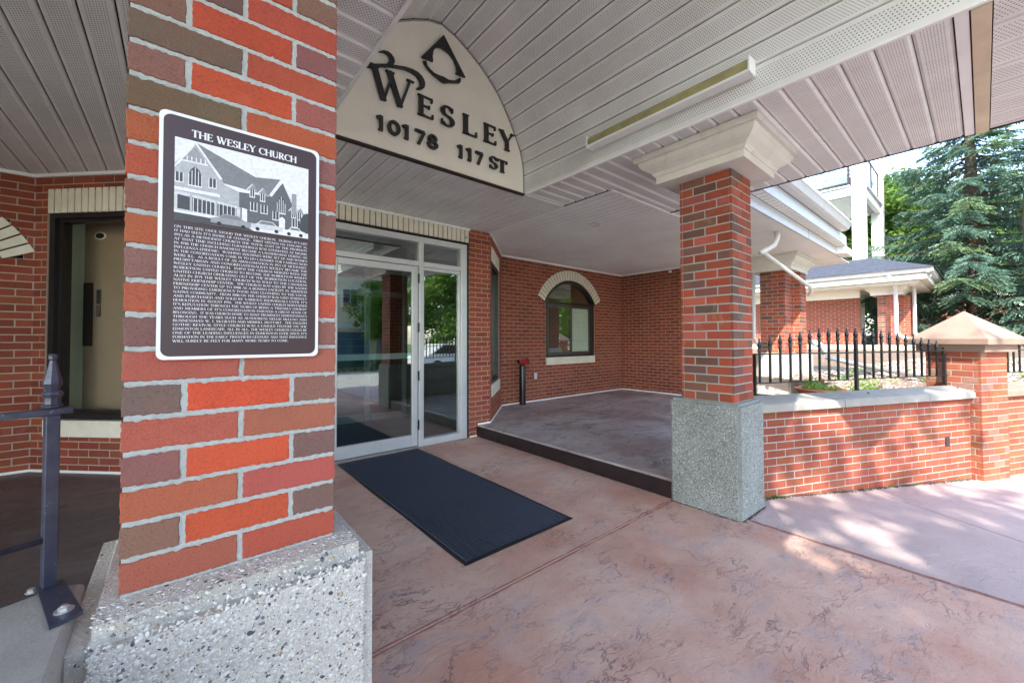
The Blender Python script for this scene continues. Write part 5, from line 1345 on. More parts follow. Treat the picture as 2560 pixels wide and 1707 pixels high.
m.prism(A_, lambda a, b, d: (a, b, d+(1.22-b)*.0), .8022, .8085); m.build('foot_plate', BLUEIRON, rl)
m = MB(); m.lathe([(.0135, 0), (.0135, .0016), (.002, .0018)], (-.155, 1.090, .8086), 20); m.lathe([(.0080, .0016), (.0080, .0070), (.0068, .0078), (.0005, .0079)], (-.155, 1.090, .8086), 6); m.lathe([(.0045, .0079), (.0045, .010), (.0005, .0105)], (-.155, 1.090, .8086), 12); m.build('bolt', STEEL, rl)
m = MB(); m.lathe([(.009, 0), (.009, .0016), (.006, .0018), (.006, .0075), (.0005, .008)], (-.218, 1.222, .8030), 6); m.build('bolt', STEEL, rl)

# dark strips painting contact shade at the foot of things, with dirt crumbs
def contact_shade_dirt(label, a, b, nrm, n, z=.002, wmax=.02):
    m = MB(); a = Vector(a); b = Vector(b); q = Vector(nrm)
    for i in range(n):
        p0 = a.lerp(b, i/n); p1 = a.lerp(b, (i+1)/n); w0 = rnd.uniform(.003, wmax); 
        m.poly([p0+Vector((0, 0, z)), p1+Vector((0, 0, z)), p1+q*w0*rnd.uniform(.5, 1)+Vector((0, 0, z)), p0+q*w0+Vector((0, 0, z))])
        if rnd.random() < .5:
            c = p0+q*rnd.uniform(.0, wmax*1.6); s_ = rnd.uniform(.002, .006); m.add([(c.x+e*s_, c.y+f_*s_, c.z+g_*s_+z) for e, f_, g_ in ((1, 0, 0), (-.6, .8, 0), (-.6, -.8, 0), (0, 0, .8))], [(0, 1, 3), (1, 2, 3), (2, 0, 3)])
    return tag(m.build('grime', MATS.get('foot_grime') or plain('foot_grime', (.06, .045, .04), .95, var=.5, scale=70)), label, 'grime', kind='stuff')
contact_shade_dirt('dark grime along the foot of the grey aggregate base, step side', (3.07, 1.66, 0), (3.07, 1.14, 0), (-1, 0, 0), 60)
contact_shade_dirt('dark grime along the front foot of the grey aggregate base', (3.08, 1.128, 0), (3.54, 1.128, -.012), (0, -1, 0), 60, wmax=.03)
contact_shade_dirt('dark grime where the walk meets the maroon step', (3.098, 1.66, 0), (3.098, 4.43, 0), (-1, 0, 0), 200, wmax=.012)
contact_shade_dirt('dark grime below the door threshold', (1.1, 4.42, 0), (3.1, 4.42, 0), (0, -1, 0), 120, wmax=.012)
contact_shade_dirt('dark grime in the walk joint right of the base', (3.147, -2.5, -.001), (3.147, 1.12, -.001), (1, 0, 0), 200, wmax=.008)
# debris and weeds where the low wall meets the sidewalk
m = MB(); mdirt = MB()
for _ in range(900):
    x = 3.6+rnd.random()**.8*2.75; p = Vector(on_wall(x))+Vector((-.399, -.917, 0))*rnd.uniform(.0, .035)*(.5+rnd.random())
    mi_ = mdirt; s_ = rnd.uniform(.004, .013); b = [(1, 0, 0), (.3, .8, .1), (-.8, .5, 0), (-.7, -.6, .1), (.4, -.8, 0), (.1, .1, .5)]
    mi_.add([(p.x+a*s_, p.y+c*s_, ground_z(p.x)+d*s_) for a, c, d in b], [(0, 1, 5), (1, 2, 5), (2, 3, 5), (3, 4, 5), (4, 0, 5)])
tag(mdirt.build('wall_foot_dirt', plain('dark_debris', (.09, .07, .055), .95, var=.5, scale=60)), 'dark crumbs and dirt along the foot of the low wall', 'dirt', kind='stuff')
for _ in range(34):
    x = rnd.choice((rnd.uniform(3.7, 3.95), rnd.uniform(4.6, 6.2))); p = Vector(on_wall(x))+Vector((-.399, -.917, 0))*.015
    for q in range(10):
        a = rnd.random()*6.28; L_ = rnd.uniform(.012, .035); q0 = Vector((p.x+rnd.uniform(-.02, .02), p.y, ground_z(p.x))); d_ = Vector((math.cos(a)*.6, math.sin(a)*.6-.2, .7)); w_ = Vector((-math.sin(a), math.cos(a), 0))*.0025
        m.poly([q0-w_, q0+w_, q0+d_*L_])
tag(m.build('wall_foot_weeds', HERB), 'small weeds sprouting from the joint below the low wall', 'weeds', kind='stuff')

# ------------------------------------------------------------------ doormat
mt = thing('doormat', 'long dark navy ribbed mat in front of the entrance door', 'doormat', (1.743, 3.15, 0))
m = MB(); 
def warp(x, y, z): return (x+.004*math.sin(y*5.1), y+.003*math.sin(x*9), z)
def wbox(m, a, b, n=24):
    for i in range(n):
        ya = a[1]+(b[1]-a[1])*i/n; yb = a[1]+(b[1]-a[1])*(i+1)/n; m.box((a[0], ya, a[2]), (b[0], yb, b[2]), warp)
wbox(m, (1.278, 1.94, .002), (2.206, 4.37, .006)); m.build('rubber_border', RUBBER, mt)
m = MB(); x = 1.300; i = 0
while x < 2.18:
    m.add(*(lambda q: (q, [(0, 1, 3, 2), (2, 3, 5, 4), (4, 5, 7, 6)]))([warp(*c) for c in ((x, 1.962, .0061), (x, 4.35, .0061), (x+.003, 1.962, .0145), (x+.003, 4.35, .0145), (x+.0105, 1.962, .0145), (x+.0105, 4.35, .0145), (x+.0135, 1.962, .0061), (x+.0135, 4.35, .0061))]))
    x += .0215
tag(m.build('carpet_ribs', CARPET, mt), kind='stuff')

# ------------------------------------------------------------------ small fittings
fx = thing('fluorescent_fixture', 'yellowed strip light fixed low on the side of the vault', 'light fixture', (2.62, 1.5, 2.95))
m = MB(); m.cbox((2.600, .88, 2.905), (2.660, 2.115, 2.925), .003); m.cbox((2.66, .88, 2.905), (2.69, 2.115, 3.0), .003); m.build('housing', TRIM, fx)
m = MB(); m.prism([(2.603, 2.926), (2.657, 2.926), (2.657, 2.992), (2.618, 2.992), (2.600, 2.965)], lambda a, b, d: (a, d, b), .885, 2.11); m.build('diffuser', LENS, fx)
for y in (.872, 2.108):
    m = MB(); m.cbox((2.598, y, 2.903), (2.692, y+.014, 3.002), .002); m.build('end_cap', TRIM, fx)
def downlight(c, label, r_=.073):
    o = thing('downlight', label, 'downlight', c)
    m = MB(); m.lathe([(r_*.78, .0), (r_*.8, -.006), (r_, -.004), (r_*1.02, .0)], (c[0], c[1], c[2]-.001), 24); m.build('rim', WHITE, o, True)
    m = MB(); m.lathe([(r_*.78, .0), (r_*.74, .006), (.001, .0075)], (c[0], c[1], c[2]-.006), 24); m.build('reflector', CREAM, o, True)
downlight((4.113, 3.22, ZC), 'white round downlight in the porch soffit above the platform')
hk = MB(); hk.tube([(3.344, 2.312, 2.79), (3.344, 2.312, 2.745), (3.350, 2.30, 2.732), (3.360, 2.29, 2.738)], .0025, 6); tag(hk.build('soffit_hook', STEEL), 'thin wire hook hanging from the soffit near the trim', 'hook')
cm = thing('lintel_clip', 'small metal clip at the right end of the cream lintel', 'clip', (2.93, 4.42, 2.66))
m = MB(); m.cbox((2.905, 4.40, 2.655), (2.945, 4.428, 2.675), .002); m.tube([(2.92, 4.40, 2.665), (2.90, 4.37, 2.64)], .006, 6); m.build('bracket', STEEL, cm)
sp = thing('standpipe', 'black standpipe with red valve handwheel against the brick wall', 'standpipe', (4.97, 5.30, .15))
cx, cy = 4.68, 5.28
m = MB(); m.lathe([(.058, .15), (.058, .84), (.054, .855), (.001, .857)], (cx, cy, 0), 20); m.build('pipe', PIPEK, sp, True)
m = MB(); m.tube([(cx, cy, .855), (cx, cy, .93)], .035, 12); m.tube([(cx-.075, cy, .915), (cx+.06, cy, .915)], .034, 12); m.build('valve_body', REDV, sp, True)
m = MB(); m.tube([(cx-.10, cy, .915), (cx-.075, cy, .915)], .03, 12); m.build('side_cap', PIPEK, sp, True)
m = MB(); R_ = .052; pts = [(cx-.012+R_*math.cos(a*math.pi/10), cy-.085, .915+R_*math.sin(a*math.pi/10)) for a in range(21)]; m.tube(pts, .011, 8, cap=False)
for a in range(5):
    q = a*2*math.pi/5; m.tube([(cx-.012, cy-.085, .915), (cx-.012+R_*math.cos(q), cy-.085, .915+R_*math.sin(q))], .008, 6)
m.tube([(cx-.012, cy-.095, .915), (cx-.012, cy-.02, .915)], .018, 10); m.build('handwheel', REDV, sp, True)
m = MB(); pts = [(cx+.10, cy+.05*math.cos(a*math.pi/8), .915+.05*math.sin(a*math.pi/8)) for a in range(17)]; m.tube(pts, .010, 8, cap=False); m.tube([(cx+.06, cy, .915), (cx+.105, cy, .915)], .02, 10)
for a in range(4):
    q = a*math.pi/2; m.tube([(cx+.10, cy, .915), (cx+.10, cy+.05*math.cos(q), .915+.05*math.sin(q))], .007, 6)
m.build('side_handwheel', plain('dark_maroon_paint', (.10, .012, .02), .4), sp, True)
op = thing('outlet_cover', 'small white outlet cover on the brick beside the standpipe', 'outlet', (5.126, 5.42, .62))
m = MB(); m.cbox((5.085, 5.405, .565), (5.160, 5.424, .68), .004); m.build('cover', WHITE, op)
m = MB(); m.cbox((5.078, 5.412, .556), (5.167, 5.4235, .689), .003); m.build('gasket', FRAMEB, op)

# ------------------------------------------------------------------ garden
def gz(x, y): return .47+.052*max(0, x-5)+.02*math.sin(x*2.1+y)*min(1, max(0, x-5))
m = MB(); nx, ny = 26, 18
vs = []; x0, x1 = 3.45, 24
for i in range(nx+1):
    for j in range(ny+1):
        x = x0+(x1-x0)*(i/nx)**1.3
        ylo = 1.19-.435*(x-3.79)+.19 if x < 14 else -3.2
        yhi = 1.55 if x < 8.0 else 6.5
        y = ylo+(yhi-ylo)*j/ny
        vs.append((x, y, gz(x, y)))
fs = [(i*(ny+1)+j, (i+1)*(ny+1)+j, (i+1)*(ny+1)+j+1, i*(ny+1)+j+1) for i in range(nx) for j in range(ny)]
m.add(vs, fs); tag(m.build('garden_bed', SOIL), kind='structure')
m = MB(); m.box((3.56, 1.50, 0), (8.1, 1.54, .48)); tag(m.build('bed_retaining_edge', CONC), kind='structure')
m = MB()
TET = [(0, 0, .8), (.9, 0, -.2), (-.45, .8, -.2), (-.45, -.8, -.2), (.5, .5, .5), (-.5, .1, .55)]
def stone(m, x, y, z, s):
    a = rnd.random()*6.3; ca, sa = math.cos(a), math.sin(a); k = rnd.uniform(.6, 1)
    b = [(1, 0, 0), (.3, .8, .1), (-.8, .5, 0), (-.7, -.6, .1), (.4, -.8, 0), (.1, .1, .6)]
    m.add([(x+(p*ca-q*sa*k)*s, y+(p*sa+q*ca*k)*s, z+r_*s) for p, q, r_ in b], [(0, 1, 5), (1, 2, 5), (2, 3, 5), (3, 4, 5), (4, 0, 5)])
for _ in range(15000):
    x = 3.9+rnd.random()**1.2*9.0
    ylo = 1.19-.435*(x-3.79)+.22
    y = ylo+rnd.random()*(min(3.9, ylo+3.2)-ylo)
    if y > 1.5 and x < 7.9: continue
    stone(m, x, y, gz(x, y)+rnd.uniform(-.004, .008), rnd.uniform(.010, .024)*(1+.05*max(0, x-5)))
tag(m.build('gravel', GRAVEL), kind='stuff', label='pale gravel and mulch covering the garden bed', cat='gravel')
def leaf_tuft(m, c, r_, n, size, flat=.5, up=.3):
    for _ in range(n):
        d = Vector((rnd.gauss(0, 1), rnd.gauss(0, 1), rnd.gauss(0, 1)*flat+up)); d.normalize(); q = Vector(c)+Vector((d.x*r_, d.y*r_, abs(d.z)*r_*flat*1.6))*rnd.random()**.4
        a = Vector((rnd.gauss(0, 1), rnd.gauss(0, 1), rnd.gauss(0, .5))).normalized(); b = a.orthogonal().normalized()*rnd.uniform(.4, .7); s = size*rnd.uniform(.6, 1.3)
        m.poly([q-a*s, q+b*s*.8, q+a*s, q-b*s*.8])
m = MB()
for _ in range(60):
    x = rnd.uniform(5.2, 13); ylo = 1.19-.435*(x-3.79)+.3; y = rnd.uniform(ylo, min(3.6, ylo+2.9))
    if y > 1.4 and x < 7.9: continue
    leaf_tuft(m, (x, y, gz(x, y)), rnd.uniform(.06, .18), 26, .022, .5)
tag(m.build('ground_cover', HERB), kind='stuff', label='bright green weeds scattered over the gravel bed', cat='ground cover')
# herb clump near middle post
hp = thing('herb_clump', 'bright green herb clump growing behind the middle fence post', 'plant', (5.6, 1.05, .7))
m = MB(); leaf_tuft(m, (6.9, 1.0, gz(6.9, 1)), .20, 420, .022, .7); m.build('foliage', HERB, hp)
pot = thing('terracotta_bowl', 'wide terracotta bowl of green plants and a red flower behind fence', 'planter', (5.05, 1.20, .6))
pc = (6.35, 1.37, gz(6.35, 1.37)-.07)
m = MB(); m.lathe([(.12, 0), (.20, .05), (.255, .13), (.262, .15), (.275, .152), (.275, .172), (.262, .175), (.245, .16), (.001, .14)], pc, 28); m.build('bowl', TERRA, pot, True)
m = MB(); leaf_tuft(m, (pc[0]+.02, pc[1], pc[2]+.15), .22, 420, .018, .35, .4); leaf_tuft(m, (pc[0]+.05, pc[1]+.10, pc[2]+.19), .10, 150, .018, .9, .4); tag(m.build('foliage', HERB, pot), kind='stuff')
m = MB(); leaf_tuft(m, (pc[0]+.20, pc[1]+.02, pc[2]+.24), .035, 60, .014, .8, .4); m.build('flower', plain('red_petal', (.6, .03, .03), .5), pot)
dx = thing('ground_pipe', 'long grey drain pipe lying across the gravel from the column', 'drain pipe', (9, 2, 1))
def gp_(x, y, dz=.05): return (x, y, gz(x, y)+dz)
m = MB(); m.tube([(9.12, 2.05, 1.23), (9.22, 2.02, 1.22), (9.36, 1.98, 1.14), (9.40, 1.94, 1.02)], .055, 10); m.build('elbow', WHITE, dx, True)
m = MB(); m.tube([(9.40, 1.92, .95), (9.1, 1.45, .86), (8.8, 1.0, .79), (8.5, .57, .73), (8.2, .15, .68)], .040, 10); m.build('pipe', STEEL, dx, True)
m = MB(); m.poly([(8.3, 1.5, gz(8.3, 1.5)+.03), (9.6, 1.1, gz(9.6, 1.1)+.03), (10.2, 2.2, gz(10.2, 2.2)+.03), (9.3, 2.3, gz(9.3, 2.3)+.03)]); tag(m.build('garden_path', ASPH), kind='structure')
cb = thing('concrete_curb', 'buff concrete curb below the shaded far brick wall', 'curb', (14.5, 3, 1))
m = MB(); m.cbox((14.9, 1.0, .5), (15.1, 7, 1.12), .02); m.build('curb', CONCB, cb)

# ------------------------------------------------------------------ hip roofed porch, balcony
hp3 = thing('hip_roof_porch', 'hip roofed porch with charcoal shingles and white gutters behind the fence', 'porch', (16, 3, 1))
EX, EY, EZ = 14.5, .79, 3.00
def hbox(a, b, mat, name, c=.004):
    m = MB(); m.cbox(a, b, c); return m.build(name, mat, hp3)
# gutter: left run (along Y) and front run (along X)
def gut(m, P3):
    m.prism([(0, 0), (.02, -.03), (.03, -.09), (.07, -.115), (.12, -.12), (.12, 0)], P3[0], P3[1], P3[2])
m = MB(); gut(m, (lambda a, b, d: (EX+a, d, EZ+.11+b), EY, 8.0)); gut(m, (lambda a, b, d: (d, EY+a, EZ+.108+b), EX+.02, 20.0)); m.build('gutter', WHITE, hp3)
hbox((EX+.12, EY+.12, EZ-.16), (20, 8, EZ-.02), CREAM, 'fascia')
hbox((EX+.26, EY+.26, EZ-.22), (20, 8, EZ-.161), CREAM, 'fascia')
x = EY+.3
m = MB(); m.box((EX+.28, EY+.28, 2.765), (20, 8, 2.775)); m.build('soffit', SOFFITF, hp3)
# shingle roof: left slope & front slope, courses as steps
nx_ = 9; x_e, z_e, x_t, z_t = EX-.02, EZ+.115, 16.15, 3.76
for i in range(nx_):
    a, b = i/nx_, (i+1)/nx_; ov = .012
    xa, xb = x_e+(x_t-x_e)*a, x_e+(x_t-x_e)*b; za, zb_ = z_e+(z_t-z_e)*a, z_e+(z_t-z_e)*b
    ya, yb = EY-.02+(xa-x_e)*.86, EY-.02+(xb-x_e)*.86
    m = MB(); m.add([(xa-.02, ya, za+.010), (xb, yb, zb_+.010), (xb, 8, zb_+.010), (xa-.02, 8, za+.010), (xa-.02, ya, za-.006), (xa-.02, 8, za-.006)], [(0, 1, 2, 3), (0, 3, 5, 4)])
    m.add([(xa, ya-.02, za+.0095), (22, ya-.02, za+.0095), (22, yb, zb_+.0095), (xb, yb, zb_+.0095), (xa, ya-.02, za-.006), (22, ya-.02, za-.006)], [(0, 1, 2, 3), (0, 4, 5, 1)])
    m.build('shingle_course', SHING, hp3)
for (px_, py_, lab) in ((14.98, 1.42, 0), (15.9, 1.14, 1)):
    m = MB(); m.tube([(EX+.07 if not lab else 15.2, py_-.25 if lab else 1.62, EZ-.02), (px_-.12, py_+.1, 2.78), (px_+.12, py_+.12, 2.60), (px_+.12, py_+.12, 1.45), (px_+.16, py_-.02, 1.32), (px_+.20, py_-.22, 1.28)], .05, 8); m.build('downspout', WHITE, hp3, True)
ws3 = thing('brick_wall', 'shaded dark brick wall under the hip roofed porch', 'wall', (15.8, 4, 1))
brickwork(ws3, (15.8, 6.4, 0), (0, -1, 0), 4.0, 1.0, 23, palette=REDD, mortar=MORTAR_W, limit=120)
m = MB(); m.cbox((15.78, 2.4, 2.54), (15.95, 6.5, 2.77), .003); m.build('frieze_board', SOFFITF, ws3)
pst = thing('porch_post', 'slim pale post beyond the shaded wall, beside the tree trunk', 'post', (18, 2.5, 1))
m = MB(); m.cbox((17.9, 2.62, .8), (18.08, 2.80, 2.77), .01); m.build('shaft', SOFFITF, pst)
bl = thing('balcony', 'upper balcony with white posts and black glazed railing above the hip roof', 'balcony', (17.5, 3, 6))
def bb(a, b, mat, name, c=.006, lab=None):
    m = MB(); m.cbox(a, b, c); return m.build(name, mat, bl, label=lab)
bb((16.1, 2.28, 3.3), (16.42, 2.6, 9.5), WHITE, 'post'); bb((19.2, 2.24, 3.0), (19.52, 2.56, 9.5), WHITE, 'post')
bb((16.08, 2.26, 6.62), (16.44, 2.62, 6.68), WHITE, 'post_band'); 
bb((16.12, 2.602, 5.80), (16.30, 6.5, 6.08), WHITE, 'fascia'); bb((16.06, 2.63, 6.082), (16.36, 6.5, 6.13), WHITE, 'fascia_cap')
bb((16.422, 2.30, 5.78), (19.198, 2.42, 6.06), WHITE, 'fascia'); bb((16.44, 2.24, 6.062), (19.18, 2.46, 6.11), WHITE, 'fascia_cap')
y = 2.62
while y < 6.4:
    m = MB(); m.cbox((16.31, y, 5.83), (19.4, y+.118, 5.84), .003); m.build('soffit_board', SOFFITF, bl); y += .12
bb((16.31, 2.43, 5.845), (19.5, 6.5, 6.05), CONC, 'slab')
def rail(a, b):
    a = Vector(a); b = Vector(b); t = (b-a).normalized(); fr = frame(a, t); L = (b-a).length
    for z in (.08, 1.05): 
        m = MB(); m.box((0, z, -.02), (L, z+.045, .02), lambda u, v, d: fr(u, v, d)); m.build('railing_bar', FRAMEK, bl)
    k = max(1, int(L/1.2))
    for i in range(k+1):
        m = MB(); u = min(L-.04, L*i/k); m.box((u, .0, -.022), (u+.045, 1.09, .022), lambda p, v, d: fr(p, v, d)); m.build('baluster', FRAMEK, bl)
    m = MB(); m.box((.05, .13, -.003), (L-.05, 1.04, .003), lambda u, v, d: fr(u, v, d)); m.build('glass_panel', GLASSW, bl)
rail((16.2, 3.87, 6.13), (16.2, 2.66, 6.13)); rail((16.46, 2.36, 6.11), (19.15, 2.36, 6.11))
bb((16.1, 3.92, 6.13), (16.5, 6.5, 8.9), WHITE, 'wall_panel')
ch = thing('patio_chair', 'wire patio chair with orange cushion on the upper balcony', 'chair', (17, 3.2, 6.1))
m = MB()
for dx_ in (0, .45):
    m.tube([(16.75+dx_, 3.0, 6.1), (16.80+dx_, 3.4, 6.55), (16.85+dx_, 3.6, 6.95)], .014, 6); m.tube([(16.75+dx_, 3.5, 6.1), (16.8+dx_, 3.1, 6.55)], .014, 6)
m.tube([(16.85, 3.6, 6.95), (17.3, 3.6, 6.95)], .014, 6); m.build('frame', FRAMEK, ch)
m = MB(); m.cbox((16.78, 3.05, 6.52), (17.25, 3.5, 6.58), .02); m.build('cushion', TERRA, ch)
br = thing('patio_chair', 'dark barrel chair at the far side of the upper balcony', 'chair', (16.7, 2.9, 6.1))
m = MB(); m.lathe([(.01, 0), (.22, 0), (.25, .15), (.24, .45), (.21, .5), (.01, .45)], (17.0, 2.85, 6.1), 14); m.build('seat', ROOFB, br, True)
# sunlit brick annex beyond the spruce
ax = thing('brick_annex', 'sunlit brick building half hidden behind the spruce', 'building', (25, 0, 0))
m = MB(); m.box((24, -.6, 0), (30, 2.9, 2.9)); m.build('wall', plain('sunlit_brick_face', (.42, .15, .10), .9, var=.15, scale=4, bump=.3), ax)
m = MB(); m.cbox((23.8, -.8, 2.9), (30.2, 3.1, 3.05), .02); m.build('roof_edge', CREAM, ax)

# ------------------------------------------------------------------ trees
def grow_limbs(m, base, h, r0, n, spread, rr, lean=(0, 0)):
    tips = []; pts = []
    for i in range(7):
        t = i/6; pts.append((base[0]+lean[0]*t*h+rr.uniform(-.03, .03)*h*.3*t, base[1]+lean[1]*t*h+rr.uniform(-.03, .03)*h*.3*t, base[2]+h*t))
    m.tube(pts, [r0*(1-.75*i/6) for i in range(7)], 9)
    for k in range(n):
        t = rr.uniform(.38, .98); i = min(5, int(t*6)); p = Vector(pts[i]).lerp(Vector(pts[i+1]), t*6-i); a = rr.random()*6.283; L = spread*rr.uniform(.6, 1.05)*(1.1-.45*t)
        d = Vector((math.cos(a), math.sin(a), rr.uniform(.25, .8))); q = [p]
        for s in range(1, 5): q.append(p+d*L*s/4+Vector((rr.uniform(-.1, .1), rr.uniform(-.1, .1), rr.uniform(-.02, .15)*s))*L*.25)
        rad = r0*(1-.7*t)*.5; m.tube(q, [rad*(1-.2*s) for s in range(5)], 6); tips += q[2:]
    return tips, pts
def leafy(name, label, base, h, spread, crown_c, crown_r, nleaf, size, mat=LEAF, bark=BARKG, seed=1, nl=16, r0=.2, group=None, ncl=None):
    rr = random.Random(seed); t = thing(name, label, 'tree', base, group)
    m = MB(); tips, _ = grow_limbs(m, base, h, r0, nl, spread, rr); m.build('trunk', bark, t, True)
    m = MB(); cl = []
    for _ in range(ncl or int(60+nleaf/500)):
        d = Vector((rr.gauss(0, 1), rr.gauss(0, 1), rr.gauss(0, 1))).normalized()*(rr.random()**.45)
        cl.append((Vector(crown_c)+Vector((d.x*crown_r[0], d.y*crown_r[1], d.z*crown_r[2])), rr.uniform(.12, .30)*sum(crown_r)/3))
    for p in tips: cl.append((Vector(p), .16*sum(crown_r)/3))
    per = nleaf//len(cl)
    for c, r_ in cl:
        for _ in range(per):
            q = c+Vector((rr.gauss(0, .55), rr.gauss(0, .55), rr.gauss(0, .4)))*r_
            a = Vector((rr.gauss(0, 1), rr.gauss(0, 1), rr.gauss(0, .6))).normalized(); b = a.cross(Vector((rr.gauss(0, 1), rr.gauss(0, 1), rr.gauss(0, 1)))).normalized()
            s = size*rr.uniform(.6, 1.3); m.poly([q-a*s, q+b*s*.55, q+a*s, q-b*s*.55])
    m.build('crown', mat, t); return t
def spruce(label, base, h, rad, seed=3, zlow=.6):
    rr = random.Random(seed); t = thing('spruce_tree', label, 'tree', base)
    m = MB(); m.tube([(base[0]+.06*math.sin(i), base[1]+.05*math.cos(i*1.3), base[2]+h*i/8) for i in range(9)], [.24*(1-.9*i/8) for i in range(9)], 10); tr = m
    nd = MB(); ny_ = MB(); z = zlow
    while z < h-.2:
        t_h = z/h; Lmax = rad*(1-t_h)**.85*rr.uniform(.9, 1.12)+.1; nb = rr.randint(4, 6)
        a0 = rr.random()*6.3
        for b in range(nb):
            a = a0+b*6.283/nb+rr.uniform(-.35, .35); L = Lmax*rr.uniform(.72, 1.12)
            dirv = Vector((math.cos(a), math.sin(a), 0)); p0 = Vector((base[0], base[1], base[2]+z+rr.uniform(-.1, .1))); pts = []
            droop = rr.uniform(.20, .36); rise = rr.uniform(.05, .2)
            for s in range(8):
                u = s/7; pts.append(p0+dirv*L*u+Vector((0, 0, L*(-droop*u*(1-.2*u)+rise*u**3))))
            tr.tube(pts, [.035*(1-u/7.5)*(1-t_h*.6)+.004 for u in range(8)], 5)
            side = Vector((-dirv.y, dirv.x, 0)); yel = rr.random() < .08; M = ny_ if yel else nd
            nt_ = int(L*34)+12
            for q in range(nt_):
                u = rr.random()**.65; i = min(6, int(u*7)); p = pts[i].lerp(pts[i+1], u*7-i)
                sgn = rr.choice((-1, 1)); tl = L*.30*(1-.55*u)*rr.uniform(.5, 1.1)+.06
                e = p+(side*sgn*rr.uniform(.6, 1)+dirv*rr.uniform(.3, .9)).normalized()*tl+Vector((0, 0, -tl*rr.uniform(.25, .75)))
                k = max(6, int(tl*52))
                for w_ in range(k):
                    v = (w_+rr.random())/k; c = p.lerp(e, v); ax_ = (e-p).normalized()
                    nn = Vector((rr.gauss(0, 1), rr.gauss(0, 1), rr.gauss(0, 1)+.5)); wv = ax_.cross(nn).normalized()
                    s = rr.uniform(.030, .056); d2 = (ax_+wv*rr.uniform(-.7, .7)+Vector((0, 0, rr.uniform(-.4, .25)))).normalized()
                    M.poly([c-wv*s*.32, c+d2*s*1.7, c+wv*s*.32])
        z += .19+.08*rr.random()
    tr.build('trunk', BARKM, t, True); nd.build('needles', NEEDLE, t); ny_.build('new_growth', NEEDLEY, t)
    print('spruce tris', len(nd.f)+len(ny_.f)); return t
spruce('tall blue green spruce filling the right edge behind the capped pier', (19.4, .15, .4), 12.4, 3.15, 3, 1.0)
leafy('maple_tree', 'bright green leafy tree between the white balcony posts and spruce', (29.5, 4.8, 0), 8.0, 3.2, (29.5, 4.6, 6.2), (4.2, 4.0, 4.6), 70000, .12, LEAFM, BARKG, 5)
leafy('maple_tree', 'green leafy tree seen low between the two white balcony posts', (32, 9.0, 0), 8, 3.2, (32, 8.6, 5.4), (4.2, 4.2, 4.2), 42000, .13, LEAFM, BARKG, 6)
leafy('maple_tree', 'leafy tree filling the gap behind the right side of the spruce', (30, -2.5, 0), 8, 3.5, (30, -1.5, 5.2), (4.4, 4.4, 4.4), 22000, .12, LEAF, BARKG, 8)
tt = thing('elm_trunk', 'dark forked tree trunk seen under the hip roofed porch', 'tree', (19.4, 2.3, .5))
m = MB(); m.tube([(20.0, 2.52, .2), (20.0, 2.52, 2.1), (20.1, 2.6, 2.9), (20.5, 2.8, 4)], [.15, .13, .12, .08], 12); m.tube([(20.0, 2.52, 2.1), (19.8, 2.95, 2.7), (19.8, 3.5, 3.4)], [.09, .07, .06], 8); m.build('trunk', BARKG, tt, True)
tk = thing('pine_tree', 'rough brown leaning trunk at the far right edge of view', 'tree', (19.3, -.95, 0))
m = MB(); m.tube([(18.05, -1.0, 0), (18.0, -.99, 2), (17.98, -.97, 3.6), (17.97, -.985, 4.6), (17.97, -1.0, 5.6), (18.0, -1.01, 7), (18.05, -1.03, 9.5)], [.26, .23, .225, .25, .22, .19, .15], 12); m.build('trunk', BARKM, tk, True)
# tree that shades the entry (behind the camera, seen in the glass)
def shade(name, label, base, cc, cr, n, size, seed, ncl=None):
    return leafy(name, label, base, cc[2]-base[2]+.5, cr[0]*.8, cc, cr, n, size, LEAFR if cc[0] > 0 else LEAFD, BARKG, seed, 14, .22, 'street trees across the walk', ncl)
shade('street_tree', 'broad street tree shading the entry walk from behind the camera', (-6.2, -5.4, -.3), (-5.7, -4.7, 7.8), (5.0, 4.5, 2.8), 42000, .13, 21, 86)
shade('street_tree', 'leafy street tree mirrored in the sidelight glass', (11.5, -10.5, -.3), (11.6, -10.4, 4.0), (3.0, 3.0, 3.4), 26000, .10, 22)
shade('street_tree', 'second leafy street tree mirrored in the arched window glass', (20, -8.5, -.3), (20, -8.5, 3.2), (3.6, 3.6, 3.4), 20000, .11, 23)
shade('street_tree', 'small street tree in front of the beige house, mirrored in the door', (8.6, -12.8, -.3), (8.6, -12.8, 3.0), (1.5, 1.3, 1.7), 9000, .08, 41)
def wire(a, b, sag, label):
    a, b = Vector(a), Vector(b); m = MB(); m.tube([a.lerp(b, i/10)-Vector((0, 0, sag*4*(i/10)*(1-i/10))) for i in range(11)], .012, 4); return tag(m.build('power_line', FRAMEK), label, 'power line')
wire((22, 6.5, 6.0), (22, -3, 7.4), .25, 'upper dark power line crossing the leafy tree')
wire((22, 6.5, 3.9), (22, -3, 4.7), .2, 'lower dark power line crossing the leafy tree')

shade('street_tree', 'second broad street tree shading the near column from the left', (-9.5, -2.2, -.3), (-8.6, -1.8, 7.6), (3.2, 3.2, 3.0), 34000, .12, 31)
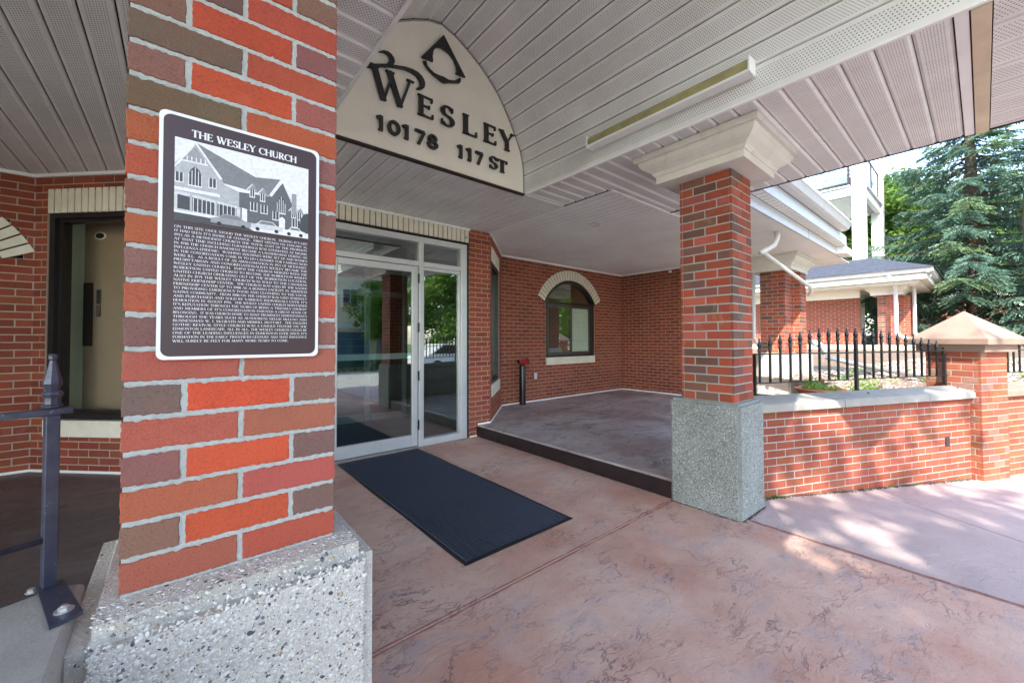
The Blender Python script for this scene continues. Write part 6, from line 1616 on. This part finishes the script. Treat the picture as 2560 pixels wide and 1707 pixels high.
# ------------------------------------------------------------------ across the road (seen in the glass)
hs = thing('row_house', 'beige row house with white windows and blue garages across the road', 'house', (5, -16, 0))
m = MB(); m.box((-2, -22, -.6), (10.0, -15, 7.5)); m.build('wall', SIDING, hs)
m = MB(); m.prism([(-2.4, 7.5), (10.4, 7.5), (4, 10)], lambda a, b, d: (a, d, b), -22.4, -14.6); m.build('roof', ROOFB, hs)
for x in (5.2, 7.2, 8.9, 1.5, 3.3):
    for z in (3.2, 5.4):
        m = MB(); m.cbox((x, -15.0, z), (x+.95, -14.9, z+1.15), .01); wdo = m.build('window', WHITE, hs)
        m = MB(); m.box((x+.08, -14.896, z+.08), (x+.45, -14.89, z+1.07)); m.box((x+.5, -14.896, z+.08), (x+.87, -14.89, z+1.07)); m.build('pane', plainc('dark_window', (.03, .04, .05)), wdo)
for x in (0, 3.2, 6.4):
    m = MB()
    for k in range(5): m.cbox((x, -14.99, -.3+k*.42), (x+2.4, -14.93, .10+k*.42), .01)
    m.build('garage_door', BLUED, hs)
m = MB(); m.box((-2, -15.0, 2.0), (10, -14.85, 2.25)); m.build('belt_course', WHITE, hs)
cr = thing('parked_car', 'white parked car across the road, mirrored in the glass', 'car', (10, -8, 0))
m = MB(); m.prism([(8.6, -.05), (12.9, -.05), (12.9, .45), (12.3, .60), (11.6, 1.10), (9.7, 1.12), (9.0, .62), (8.6, .5)], lambda a, b, d: (a, d, b), -9.4, -7.7); o = m.build('body', CARB, cr); md = o.modifiers.new('soft', 'BEVEL'); md.width = .08; md.segments = 3
m = MB(); m.prism([(9.15, .64), (12.1, .64), (11.5, 1.04), (9.8, 1.06)], lambda a, b, d: (a, d, b), -9.41, -7.69); m.build('side_window', PIPEK, cr)
for x in (9.4, 12.0):
    for y in (-9.42, -7.88):
        m = MB(); m.lathe([(.01, 0), (.31, 0), (.31, .2), (.01, .2)], (x, y, .03), 18, ax=1); m.build('wheel', RUBBER, cr, True)
m = MB()
for _ in range(400):
    x = rnd.uniform(4, 14)
    leaf_tuft(m, (x, rnd.uniform(-12.6, -11.6), -.3), .35, 14, .05, 1.2)
tag(m.build('hedge_strip', LEAFD), kind='stuff', label='low hedge strip across the road', cat='hedge')
